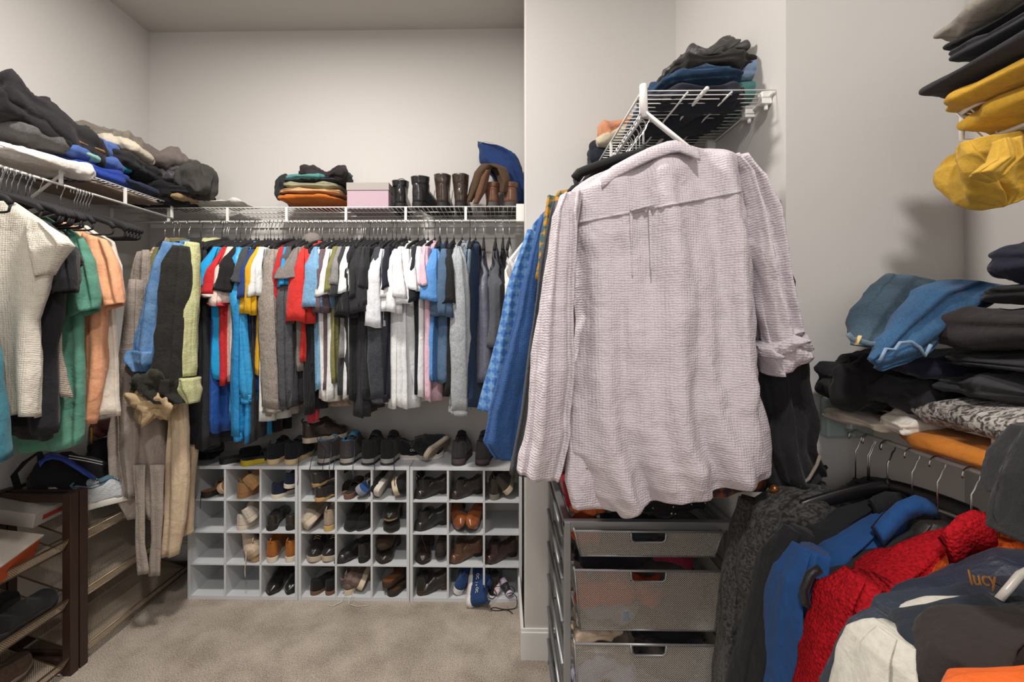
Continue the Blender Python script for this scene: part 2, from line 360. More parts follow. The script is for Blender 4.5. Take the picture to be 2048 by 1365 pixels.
def ringset(rings, n=44, seed=0, foldamp=.008, foldn=7, wr=.004, e=.7, cap0=True, cap1=False, dens=5, hemwave=.0, rib=.24):
    """rings: list of dict/tuple (Pl, Pr, thick) -> closed lofted cloth tube; folds run down the length"""
    r = np.random.RandomState(seed)
    R = []
    m = len(rings)
    ts = np.linspace(0, m-1, (m-1)*dens + 1)
    L_ = np.array([q[0] for q in rings], float); Rr = np.array([q[1] for q in rings], float); Tk = np.array([q[2] for q in rings], float)
    def interp(A, t):
        i = min(int(t), m-2); f = t - i
        p0 = A[max(i-1, 0)]; p1 = A[i]; p2 = A[i+1]; p3 = A[min(i+2, m-1)]
        return .5*((2*p1) + (-p0+p2)*f + (2*p0-5*p1+4*p2-p3)*f*f*.6 + (-p0+3*p1-3*p2+p3)*f**3*.0) if False else p1 + (p2-p1)*(f*f*(3-2*f)*.35 + f*.65)
    ph0 = r.rand(4)*6.28
    for t in ts:
        a = interp(L_, t); b = interp(Rr, t); k = float(interp(Tk, t)); s = t/(m-1)
        c = (a+b)/2; u = (b-a)/2; wl = np.linalg.norm(u); ud = u/(wl+1e-9)
        nd = np.cross(ud, np.array([0, 0, 1.])); nn_ = np.linalg.norm(nd); nd = nd/nn_ if nn_ > .2 else np.array([0, 1., 0])
        q = np.linspace(0, 2*PI, n, endpoint=False)
        cx = spow(np.cos(q), e); sy = spow(np.sin(q), .8)
        amp = foldamp * (.25 + .75*min(1, s*1.6)) * min(1, wl/.06)
        fx = amp * (np.sin(cx*foldn*wl/.2 + ph0[0] + 2.2*s) + .6*np.sin(cx*foldn*1.9*wl/.2 + ph0[1] - 1.5*s))
        fr = 1 + rib*np.sin(q*5 + ph0[2] + 3*s) + rib*.7*np.sin(q*9 + ph0[3] + 5*s)
        P = c[None] + cx[:, None]*u[None] + (sy*k*.5*fr)[:, None]*nd[None] + fx[:, None]*nd[None]
        if t > ts[-2] - 1e-6: P[:, 2] += hemwave * np.sin(q*2 + ph0[1])
        R.append(P)
    A = np.array(R)
    if wr:
        d = wrinkle(A*np.array([1, 1, .7]), seed+5, wr, 7, 3); cc = A.mean(1, keepdims=True); nn = A-cc; nn[..., 2] = 0
        nn /= (np.linalg.norm(nn, axis=-1, keepdims=True)+1e-6); A = A + nn*d[..., None]
    return A
def soft(name, mat, parent, rings, world=False, solid=.002, cap0=True, cap1=False, **k):
    A = ringset(rings, **k); mb = MB(); mb.grid(A, True, cap0, cap1)
    return mb.build(name, mat, parent, world=world, solid=solid)
def pxr(S, Y):
    """sections (xl,yl,xr,yr,thick[,Yl,Yr]) in picture coordinates at distance Y -> rings"""
    out = []
    for s in S:
        yl = s[5] if len(s) > 5 else Y; yr = s[6] if len(s) > 6 else yl
        out.append((atY(s[0], s[1], yl), atY(s[2], s[3], yr), s[4]))
    return out

# ------------------------------------------------------------------ hangers
def hook_pts(R=.017, neck=-.10):
    p = [(0, 0, neck), (0, 0, -.05), (.006, 0, -.040)]
    cz = -R + .005
    for k in range(13):
        a = math.radians(-50 + 250*k/12); p.append((R*math.cos(a), 0, cz + R*math.sin(a)))
    return p
HM = {}
def hanger(label, loc, rotz, hw=.215, hookmat=None, barmat=None, group=None, neck=-.10, wide=.011, loop=True):
    hookmat = hookmat or CHROME; barmat = barmat or VELVET
    t = empty('clothes_hanger', loc, ' '.join(label.split()[:16]), 'hanger', group, (0, 0, rotz))
    key = (hw, neck, wide, loop, hookmat.name, barmat.name)
    if key not in HM:
        a = MB().tube(hook_pts(neck=neck), .0017, 6).build('hook', hookmat, t)
        m = MB(); P = []
        for k in range(-14, 15):
            s = k/14; P.append((s*hw, 0, neck - .008 - .062*abs(s)**1.3 - (.012 if abs(s) > .95 else 0)))
        m.tube(P, [.006 + .003*abs(k)/14 for k in range(-14, 15)], 8, ry=wide)
        m.tube([(0, 0, neck-.012), (0, 0, neck+.012)], .006, 8)
        if loop: m.tube([(-hw, 0, neck-.085), (-hw*.97, 0, neck-.108), (-hw*.9, 0, neck-.112), (hw*.9, 0, neck-.112), (hw*.97, 0, neck-.108), (hw, 0, neck-.085)], .004, 6)
        b = m.build('shoulder_bar', barmat, t); HM[key] = (a, b)
    else:
        for q in HM[key]:
            c = q.copy(); C.objects.link(c); c.parent = t
    return t

# ------------------------------------------------------------------ generic garment on a hanger, local: x along hanger, y thickness, z up from rail
def garment(name, label, cat, loc, rotz, mat, length=.72, sl='short', slen=.2, hw=.215, th=.03, seed=0, neck=-.115, flare=.028, trim=None, collar='crew', bw=None, near=-1, group=None, srt=.03, body=True, lean=0.0, armr=.06):
    t = empty(name, loc, label, cat, group, (0, 0, rotz)); r = random.Random(seed)
    z0 = neck + .018; bw = bw or hw*.96
    if sl == 'tank': hwt = hw*.55
    else: hwt = hw
    R = [((-.055, 0, z0), (.055, 0, z0), .03), ((-hwt*.55, 0, z0-.018), (hwt*.55, 0, z0-.018), th+.004), ((-hwt*.9, 0, z0-.05), (hwt*.9, 0, z0-.05), th), ((-hwt, 0, z0-.075), (hwt, 0, z0-.075), th*.9)]
    if sl == 'tank': R = [((-.07, 0, z0-.02), (.07, 0, z0-.02), .012), ((-hwt, 0, z0-.12), (hwt, 0, z0-.12), .03)]
    sw = r.uniform(-.02, .02)
    R += [((-bw, sw*.3, z0-.24), (bw, -sw*.3, z0-.24), th*1.1), ((-bw*1.0, sw*.7, z0-.24-(length-.24)*.5), (bw, -sw*.7, z0-.24-(length-.24)*.5), th*1.25), ((-bw*1.03, sw, z0-length), (bw*1.03, -sw, z0-length+r.uniform(-.01, .01)), th*1.4)]
    soft('body', mat, t, R, seed=seed, foldamp=.013, foldn=10, wr=.006, n=60, hemwave=.012, rib=.42, e=.8)
    for sgn in (-1, 1):
        if sl in ('none', 'tank'): break
        q = r.uniform(-.012, .012) + lean; a0 = hw*.86
        zs = z0-.045
        def ring(a, y, z, ra, rt, tilt=0): return ((sgn*(a-ra), y, z + (0)), (sgn*(a+ra), y, z - tilt), rt*2)
        if sl == 'short':
            S = [ring(a0, 0, zs, .022, .012), ring(a0+.012, q*.3, zs-.05, .042, srt*.6, .005), ring(a0+.028, q, zs-.11, .056, srt*.9, .01), ring(a0+.035, q*1.4, zs-slen, .062, srt*1.15, r.uniform(-.01, .03))]
        elif sl == 'cap':
            S = [ring(a0, 0, zs, .022, .012), ring(a0+.03, q, zs-.06, .05, srt*.7, .005), ring(a0+.05, q, zs-slen, .05, srt, .02)]
        else:
            L2 = slen
            S = [ring(a0, 0, zs, .022, .012), ring(a0+.01, q*.3, zs-.06, .045, srt*.6), ring(a0+.02, q*.8, zs-L2*.35, armr, srt*.85), ring(a0+.01, q*1.3, zs-L2*.7, armr*.9, srt*.85), ring(a0-.005, q*1.7, zs-L2, armr*.72, srt*.8, .01)]
        if sgn*near < 0:
            S = [(p, k, th_*.7) for p, k, th_ in S]
        sv = soft('sleeve', mat, t, S, seed=seed*3+sgn, foldamp=.006, foldn=8, wr=.007, n=36, cap0=True, rib=.34, hemwave=.008)
        e_ = S[-1]
        if sl == 'rolled':
            c0 = (np.array(e_[0])+np.array(e_[1]))/2
            A = []
            ra = armr*.95
            for kk, (dz, rr) in enumerate([(.0, .8), (.012, 1.02), (-.005, 1.15), (-.035, 1.12), (-.055, .98), (-.052, .8), (-.02, .72)]):
                A.append([(c0[0]+ra*rr*math.cos(u), c0[1]+srt*1.5*rr*math.sin(u), c0[2]+dz+.01*math.sin(u*2+seed)) for u in np.linspace(0, 2*PI, 24, endpoint=False)])
            MB().grid(A, True).build('rolled_cuff', trim or mat, sv)
        elif sl in ('long',) or trim:
            k = .045 if sl == 'long' else .014
            p, q2, t_ = e_; p = np.array(p); q2 = np.array(q2); c_ = (p+q2)/2; dz = np.array([0, 0, k])
            f_ = .93 if sl == 'long' else 1.03
            soft('cuff', trim or mat, sv, [(c_+(p-c_)*f_+dz*.4, c_+(q2-c_)*f_+dz*.4, t_*1.06), (c_+(p-c_)*f_*.97-dz*.6, c_+(q2-c_)*f_*.97-dz*.6, t_)], seed=seed+9, foldamp=.003, wr=.001, n=24, dens=3, cap0=False)
    if collar == 'crew' and sl != 'tank':
        A = [[(.062*math.cos(u)*k, .02*math.sin(u)*k, z0+dz) for u in np.linspace(0, 2*PI, 20, endpoint=False)] for k, dz in ((1.12, -.012), (1.1, .006), (.95, .012), (.85, 0))]
        MB().grid(A, True).build('collar', trim or mat, t)
    elif collar == 'shirt':
        A = [[(.064*math.cos(u)*k, .03*math.sin(u)*k, z0+dz-.008*math.cos(u*2)) for u in np.linspace(0, 2*PI, 24, endpoint=False)] for k, dz in ((.95, -.01), (.95, .028), (1.1, .032), (1.32, -.014), (1.36, -.02))]
        MB().grid(A, True).build('collar', mat, t, solid=.002)
    elif collar == 'hood':
        A = []
        for k in range(12):
            th_ = k/11*PI
            A.append([((.075*math.sin(th_)+.004)*math.cos(u) , (.045*math.sin(th_)+.003)*math.sin(u)*(1+.25*math.sin(3*u+seed)), z0+.012-.055*math.cos(th_)) for u in np.linspace(0, 2*PI, 24, endpoint=False)])
        A = np.array(A); A += wrinkle(A, seed, .008, 12)[..., None]; MB().grid(A, True).build('hood', mat, t)
    if sl == 'tank':
        for sgn in (-1, 1):
            MB().tube([(sgn*.03, 0, neck+.012), (sgn*.055, -.004, z0-.04), (sgn*.085, 0, z0-.13)], .006, 6, ry=.003).build('strap', trim or mat, t)
    return t

# ------------------------------------------------------------------ clothes on the back rail
YR = YB - .31     # rail distance
def backx(px, Y): d = ray(px, 600); return d[0] / d[1] * Y
G = 'shirts hanging on the back rail'
HGR = 'hangers on the back rail'
YN = 2.33
def zpx(y, Y=2.31): return H + (PY - y) / F * Y
def px_child(name, mat, parent, S, Y, **k):
    o = soft(name, mat, None, pxr(S, Y), **k); M = Matrix.LocRotScale(parent.location, parent.rotation_euler, None).inverted()
    o.data.transform(M); o.parent = parent; return o
CORNER = {
 'denim_shirt': ([(330,484,366,488,.05),(316,520,362,524,.09),(300,590,346,594,.10),(284,660,330,664,.10),(272,712,322,716,.10)], 2.17, [(264,700,322,704,.11),(262,722,316,726,.13),(272,742,306,744,.09)]),
 'linen_shirt': ([(350,492,378,494,.05),(334,530,384,534,.09),(326,620,376,624,.10),(318,700,372,704,.11),(306,760,366,768,.12)], 2.16, [(290,745,366,760,.13),(278,772,360,786,.14),(300,800,372,806,.10)]),
 'gauze_shirt': ([(372,484,396,486,.04),(366,520,396,524,.06),(364,620,394,620,.07),(362,700,390,704,.08),(356,750,388,752,.08)], 2.19, [(348,752,394,758,.10),(346,774,394,780,.12),(364,806,392,806,.08)]),
}
# (px of near shoulder, name, sleeve, colour, weave, sleeve-end y, hem y, label, options)
ROW = [
 (282,'long_shirt','long','#b9a78a','stripe',735,800,'cream and tan striped shirt at the left corner end of the back rail',dict(hex2='#8d7c5e',collar='shirt')),
 (293,'long_shirt','long','#6f6d47','plain',745,810,'olive green shirt half hidden beside the light denim shirt',dict(collar='shirt')),
 (322,'denim_shirt','none','#6d93bd','denim',725,790,'light blue denim shirt with a rolled cuff near the left corner',dict(hex2='#4d75a3',collar='shirt',th=.045,srt=.042)),
 (348,'linen_shirt','none','#2a2826','gauze',770,830,'black linen shirt with rolled sleeve between the denim and lime shirts',dict(collar='shirt',th=.045,srt=.05)),
 (375,'gauze_shirt','none','#c3c593','gauze',765,850,'pale lime green crinkled shirt with a rolled cuff',dict(collar='shirt',th=.03,srt=.03)),
 (394,'long_shirt','long','#17171a','plain',880,900,'long black top just right of the lime green shirt',dict(srt=.022)),
 (408,'long_shirt','none','#2b2c31','plain',0,905,'very long charcoal garment behind the short royal blue one',dict(srt=.02)),
 (425,'tank_top','none','#1c4f9e','satin',0,870,'royal blue long garment hanging below the red and pink polos',{}),
 (434,'t_shirt','short','#1f9bd8','plain',572,760,'bright azure t-shirt at the left of the red polo',dict(srt=.026)),
 (445,'polo_shirt','short','#c62b30','plain',592,770,'red polo shirt with white sleeve edging',dict(trim='#e9e0da')),
 (456,'t_shirt','short','#e5cfc6','plain',600,770,'pale pink t-shirt with red sleeve stripe next to the red polo',dict(trim='#b6343a')),
 (468,'polo_shirt','short','#1d1c1e','plain',572,740,'black polo with short sleeve left of the azure long sleeves',dict(srt=.036)),
 (474,'long_sleeve_shirt','long','#2f9ad6','satin',800,850,'azure sports shirt whose long sleeve ends lowest of the blue ones',dict(srt=.034,lean=-.03)),
 (487,'t_shirt','short','#45484f','heather',560,730,'slate heather t-shirt between the two azure shirts',{}),
 (494,'long_sleeve_shirt','long','#1c86c6','satin',880,890,'deeper azure long shirt with thin sleeve and cyan hem strip',dict(srt=.022)),
 (500,'long_shirt','none','#1f2023','satin',0,885,'black tracksuit top with white hem piping',dict(trim='#e8e8e8')),
 (508,'t_shirt','short','#263f77','plain',588,780,'navy blue t-shirt left of the mustard yellow one',{}),
 (517,'t_shirt','short','#d6a51f','plain',620,750,'mustard yellow t-shirt, the only yellow one on the back rail',dict(srt=.026)),
 (527,'t_shirt','short','#d9dcdc','plain',590,850,'white t-shirt squeezed beside the mustard yellow one',{}),
 (541,'sweatshirt','long','#a49b93','heather',815,830,'beige heather sweatshirt with wide cuffed sleeve',dict(srt=.044,th=.05,hex2='#857b74',armr=.07)),
 (560,'long_sleeve_shirt','long','#b92a2c','plain',650,760,'dark red top with sleeve ending at the middle, beside the beige sweatshirt',dict(srt=.02)),
 (566,'t_shirt','short','#2c8fd0','plain',560,740,'thin azure t-shirt edge between red top and grey shirts',dict(srt=.018)),
 (574,'long_sleeve_shirt','long','#55575b','heather',812,815,'dark grey heather long sleeve top left of the black ribbed one',dict(srt=.03)),
 (584,'long_sleeve_shirt','none','#3b3c40','heather',0,820,'graphite top hanging under the taupe hoodie sleeve',{}),
 (594,'hoodie','short','#837c78','heather',555,740,'taupe heather hooded t-shirt',dict(collar='hood',srt=.04)),
 (606,'long_shirt','none','#26272b','mesh',0,830,'black waffle texture top beneath the red t-shirt sleeve',dict(hex2='#111114',th=.05)),
 (612,'t_shirt','short','#cf3631','plain',645,730,'bright red t-shirt with drooping sleeve left of the light blue one',dict(srt=.04)),
 (628,'t_shirt','short','#7fa9c9','heather',610,785,'light blue heather t-shirt',dict(srt=.044,hex2='#6793b8')),
 (637,'long_shirt','none','#e4e2df','plain',0,803,'long white top hanging under the light blue t-shirt',dict(th=.05)),
 (650,'t_shirt','short','#6d5c63','heather',612,780,'mauve grey heather t-shirt right of the light blue one',dict(srt=.02)),
 (659,'t_shirt','short','#dedfdf','plain',585,800,'white t-shirt left of the olive one',dict(srt=.022)),
 (667,'t_shirt','short','#7c7a4c','plain',572,765,'olive green t-shirt among greys',dict(srt=.022)),
 (677,'t_shirt','short','#8d8b8b','heather',562,722,'mid grey heather t-shirt right of the olive one',dict(srt=.026)),
 (688,'t_shirt','short','#343539','plain',580,790,'charcoal t-shirt just left of a white one',dict(srt=.02)),
 (697,'t_shirt','short','#e2e3e6','plain',575,800,'white t-shirt at the left edge of the run of black shirts',dict(srt=.022)),
 (706,'t_shirt','short','#222327','plain',636,800,'black t-shirt, leftmost of the run of black shirts',dict(srt=.03)),
 (715,'t_shirt','short','#28292c','plain',590,830,'black t-shirt, second in the run of black shirts',dict(srt=.02)),
 (724,'t_shirt','short','#2b2c2f','plain',625,835,'black t-shirt, third in the run of black shirts, with longer sleeve',dict(srt=.034)),
 (733,'t_shirt','short','#303134','plain',600,800,'soft black t-shirt, fourth in the run of black shirts',dict(srt=.022)),
 (742,'t_shirt','short','#232427','plain',575,790,'black t-shirt, last of the run of black shirts',dict(srt=.02)),
 (752,'long_sleeve_shirt','long','#43474f','heather',800,805,'charcoal heather long sleeve shirt left of the white shirts',dict(srt=.034,hex2='#33363d')),
 (765,'t_shirt','short','#dfe2e8','plain',650,805,'white t-shirt with long drooping sleeve, first of the white ones',dict(srt=.028)),
 (774,'t_shirt','short','#20222c','plain',575,800,'midnight navy t-shirt between the first two white ones',dict(srt=.016)),
 (785,'t_shirt','short','#e8e9ec','plain',612,812,'white t-shirt, second of the white ones',dict(srt=.034)),
 (803,'t_shirt','short','#e6e7ea','plain',595,815,'white t-shirt with the widest sleeve in the middle of the white ones',dict(srt=.05,th=.05)),
 (821,'t_shirt','short','#e4e6ea','plain',605,812,'white t-shirt right of the widest white one',dict(srt=.04,th=.045)),
 (834,'t_shirt','short','#22242b','plain',595,795,'blue black t-shirt between two white ones',dict(srt=.016)),
 (843,'t_shirt','short','#e6e8ec','plain',580,800,'white t-shirt left of the pink one',dict(srt=.034)),
 (857,'t_shirt','short','#dfb9c8','plain',560,805,'pale pink t-shirt with long hem',dict(srt=.02,th=.04)),
 (869,'t_shirt','short','#5b93d3','plain',592,758,'sky blue t-shirt with folded sleeve beside the pink one',dict(srt=.034)),
 (884,'t_shirt','short','#56708e','denim',622,760,'dusty blue t-shirt right of the sky blue one',dict(srt=.03)),
 (899,'t_shirt','short','#232325','plain',600,790,'black t-shirt right of the dusty blue one',dict(srt=.03)),
 (917,'long_sleeve_shirt','long','#b4b9be','heather',825,828,'pale grey heather long sleeve shirt, widest at the right of the row',dict(srt=.04,th=.045,hex2='#989da3')),
 (934,'long_sleeve_shirt','none','#7f93a5','heather',0,800,'blue grey top right of the pale grey shirt',{}),
 (946,'long_shirt','none','#22344f','plain',0,820,'navy top with ruffled edge',dict(th=.035)),
 (964,'tank_top','tank','#5f6272','satin',0,760,'purple grey braided strap tank top near the right end',dict(th=.05)),
 (990,'tank_top','tank','#55585f','plain',0,700,'charcoal grey racerback tank top by the right end',dict(th=.07)),
 (1006,'tank_top','tank','#1a1a1e','plain',0,690,'black strappy sports top at the right end of the back rail',dict(th=.03)),
 (1020,'tank_top','tank','#e6e5e3','plain',0,650,'white strap top, last one on the back rail beside the wall corner',dict(th=.03)),
]
for i, (px, nm, sl, hx, kd, sy, hy, lab, o_) in enumerate(ROW):
    o_ = dict(o_); hex2 = o_.pop('hex2', None); tr = o_.pop('trim', None)
    o_.setdefault('lean', .032*(660-px)/280 if px < 660 else .006)
    rr = random.Random(i*13+5); x = backx(px, YN)
    if px < 300: x += .02
    mat = fab(hx, kd, hex2)
    rz = PI/2 + rr.uniform(-.09, .09) + (.22 if px < 300 else 0)
    neck = -.150
    zs = -.150 + .018 - .045
    slen = (ZR + zs) - zpx(sy, 2.26) if sy else .2
    length = (ZR - .132) - zpx(hy, 2.32)
    o_['srt'] = o_.get('srt', .026)*1.3; o_['th'] = o_.get('th', .034)*1.25
    if rr.random() < .3: neck -= .012
    hz = ZR + rr.uniform(-.001, .001)
    g_ = garment(nm, lab, {'t_shirt':'t-shirt','polo_shirt':'polo shirt','tank_top':'tank top','sweatshirt':'sweatshirt','hoodie':'hoodie'}.get(nm,'shirt'),
            (x, YR, hz), rz, mat, length=length, sl=sl, slen=slen, seed=i+3, trim=fab(tr) if tr else None, group=G, neck=neck, **o_)
    if nm in CORNER:
        S_, Y_, cf = CORNER[nm]
        s_ = soft('sleeve', mat, g_, [], world=False) if False else px_child('sleeve', mat, g_, S_, Y_, seed=i, n=48, foldamp=.007, wr=.010, rib=.3)
        px_child('rolled_cuff', mat, g_, cf, Y_-.01, seed=i+50, n=40, foldamp=.004, wr=.012, rib=.2, cap0=True)
    short = lab.split(' beside')[0].split(' left of')[0].split(' right of')[0].split(' with')[0].split(' near')[0].split(' at the')[0].split(' between')[0]
    art = 'slim black hanger with thin metal hook carrying the ' + lab
    art = ' '.join(art.split()[:16])
    hanger(art, (x, YR, hz), rz, hw=.20 if sl != 'tank' else .17, group=HGR, neck=-.108, hookmat=(BLKPL if rr.random() < .18 else CHROME))
# spare empty hangers
for k, (px, lab) in enumerate([(398,'empty black hanger left of the azure t-shirt'),(404,'empty black hanger touching the azure t-shirt'),(702,'empty black hanger behind the run of black shirts'),(550,'empty black hanger behind the dark red top'),(582,'empty black hanger left of the taupe hoodie'),(795,'empty black hanger among the white t-shirts'),(868,'empty black hanger behind the pink t-shirt')]):
    hanger(lab, (backx(px, YN), YR, ZR), PI/2+.12*(-1)**k, hw=.205, group=HGR)
# garments low in the left corner
t = empty('robe', atY(250, 520, 2.34), 'long beige textured robe with hanging belt, in the left corner', 'robe')
RB = fab('#9d9188', 'gauze', '#8a7d73')
soft('body', RB, t, pxr([(276,505,296,500,.03),(258,600,300,598,.06),(243,760,310,760,.10),(232,880,330,880,.14),(236,960,338,960,.14),(262,1028,345,1030,.12)], 2.27), world=True, seed=3, foldamp=.014, foldn=9, wr=.006, n=64)
soft('belt', RB, t, pxr([(268,930,290,930,.02),(272,1020,289,1020,.018),(272,1090,290,1090,.016),(275,1150,298,1147,.014)], 2.17), world=True, seed=4, foldamp=.002, wr=.003, n=24)
soft('belt', RB, t, pxr([(300,930,328,930,.02),(303,1020,326,1020,.018),(303,1080,322,1080,.016),(297,1152,320,1152,.014)], 2.19), world=True, seed=5, foldamp=.002, wr=.003, n=24)
soft('sleeve', RB, t, pxr([(262,560,282,560,.05),(246,700,282,700,.07),(240,800,278,800,.08),(246,900,276,905,.08),(256,990,272,995,.06)], 2.2), world=True, seed=6, foldamp=.005, wr=.005, n=32)
hanger('black hanger of the beige robe in the left corner', (atY(330,440,YR)[0], YR, ZR), PI/2+.5, group=HGR)
t = empty('trousers', atY(370, 800, 2.34), 'cream cotton trousers hanging below the lime green shirt', 'trousers')
soft('leg', fab('#cdb79b','plain'), t, pxr([(338,790,372,790,.05),(338,860,380,860,.06),(332,960,380,960,.07),(330,1040,372,1040,.06),(326,1112,358,1108,.05)], 2.26), world=True, seed=8, foldamp=.01, wr=.006, n=40)
soft('leg', fab('#cdb79b','plain'), t, pxr([(360,790,392,790,.05),(362,880,398,880,.05),(358,980,386,980,.06),(362,1050,384,1050,.05),(358,1072,384,1066,.05)], 2.36), world=True, seed=9, foldamp=.008, wr=.006, n=40)
folded('crumpled tan rolled cloth under the dark shirt bundle in the corner', atY(308, 812, 2.14), (.20,.14,.13), fab('#b39b78'), seed=31, crumple=.05, freq=16, layers=3, rz=.2, ry=.15)
folded('dark olive bunched cloth above the tan roll in the corner', atY(312, 770, 2.16), (.20,.14,.12), fab('#33342a'), seed=33, crumple=.05, freq=16, layers=3, rz=-.2)
tag(soft('white_garment', fab('#d8cfc2','plain'), None, pxr([(292,500,312,520,.02),(300,540,318,545,.02)], 2.4), seed=2, n=20, wr=.01), 'scrap of white lace trim below the corner hanger', 'clothing')
# pieces peeping out under the row
for nm, lab, S, Y, hx, kd in [
  ('shorts','raspberry red shorts peeping below the waffle black top',[(618,780,636,780,.04),(614,812,638,812,.05),(618,846,636,842,.04)],2.42,'#b23745','plain'),
  ('scarf','cream cloth peeping below the beige sweatshirt',[(488,760,520,760,.03),(490,830,516,830,.04),(492,852,514,852,.04)],2.42,'#cfc6ba','plain'),
  ('scarf','small white cloth tip below the azure sleeve',[(422,760,446,760,.03),(425,838,444,840,.04)],2.44,'#ddd6cb','plain'),
  ('scarf','brown and cream checked hem below the long white top',[(624,790,690,790,.03),(626,812,700,812,.03)],2.5,'#a59383','plaid'),
  ('trousers','long dark trousers at the far left end hanging nearly to the shoe cubes',[(392,780,432,780,.08),(392,860,440,860,.09),(396,900,444,900,.09)],2.52,'#1a1a1d','plain'),
  ('trousers','black trousers behind the azure hem strip',[(470,780,510,780,.06),(475,872,508,868,.06)],2.55,'#141416','plain')]:
    t = empty(nm, atY(S[0][0], S[0][1], Y), lab, nm.replace('_',' '))
    soft('leg' if nm in ('trousers','shorts') else 'cloth', fab(hx, kd), t, pxr(S, Y), world=True, seed=len(lab), n=32, foldamp=.006)

# ------------------------------------------------------------------ shoe cubes
CW, CH, CD, YF = .617, .744, .29, 2.47
XC0 = -1.752
def cube_unit(x0, label, back):
    t = empty('shoe_organizer', (x0 + CW/2, YF + CD/2, 0), label, 'shoe organizer', 'white shoe cube organizers')
    a = -CW/2; f = -CD/2
    m = MB(); m.box(a, a+.016, f, f+CD, 0, CH-.018).build('side_panel', LAM, t, smooth=False, bevel=.001)
    m = MB(); m.box(-a-.016, -a, f, f+CD, 0, CH-.018).build('side_panel', LAM, t, smooth=False, bevel=.001)
    MB().box(a, -a, f, f+CD, CH-.018, CH).build('top_panel', LAM, t, smooth=False, bevel=.001)
    MB().box(a+.016, -a-.016, f+.003, f+CD, .0, .022).build('bottom_panel', LAM, t, smooth=False, bevel=.001)
    ih = (CH-.018-.022-3*.010)/4; iw = (CW-.032-2*.011)/3
    for k in (1, 2, 3):
        z = .022 + k*ih + (k-1)*.010
        MB().box(a+.016, -a-.016, f+.004, f+CD, z, z+.010).build('shelf', LAM, t, smooth=False, bevel=.001)
    for k in (1, 2):
        x = a+.016 + k*iw + (k-1)*.011
        for r_ in range(4):
            z = .022 + r_*(ih+.010); MB().box(x, x+.011, f+.002, f+CD, z, z+ih).build('divider', LAM, t, smooth=False)
    if back: MB().box(a+.002, -a-.002, f+CD, f+CD+.004, 0, CH).build('back_panel', LAM, t, smooth=False)
    return ih, iw
IH, IW = cube_unit(XC0, 'white twelve-cube shoe organizer, left one of three, with empty cubes', True)
cube_unit(XC0+CW+.003, 'white twelve-cube shoe organizer in the middle of three', False)
cube_unit(XC0+2*CW+.006, 'white twelve-cube shoe organizer at the right beside the wall corner', False)
def cell(u, row, col):   # floor centre-front of a cube; rows 1..4 from the top
    x = XC0 + (u-1)*(CW+.003) + .016 + (col-1)*(IW+.011) + IW/2
    return x, .022 + (4-row)*(IH+.010)

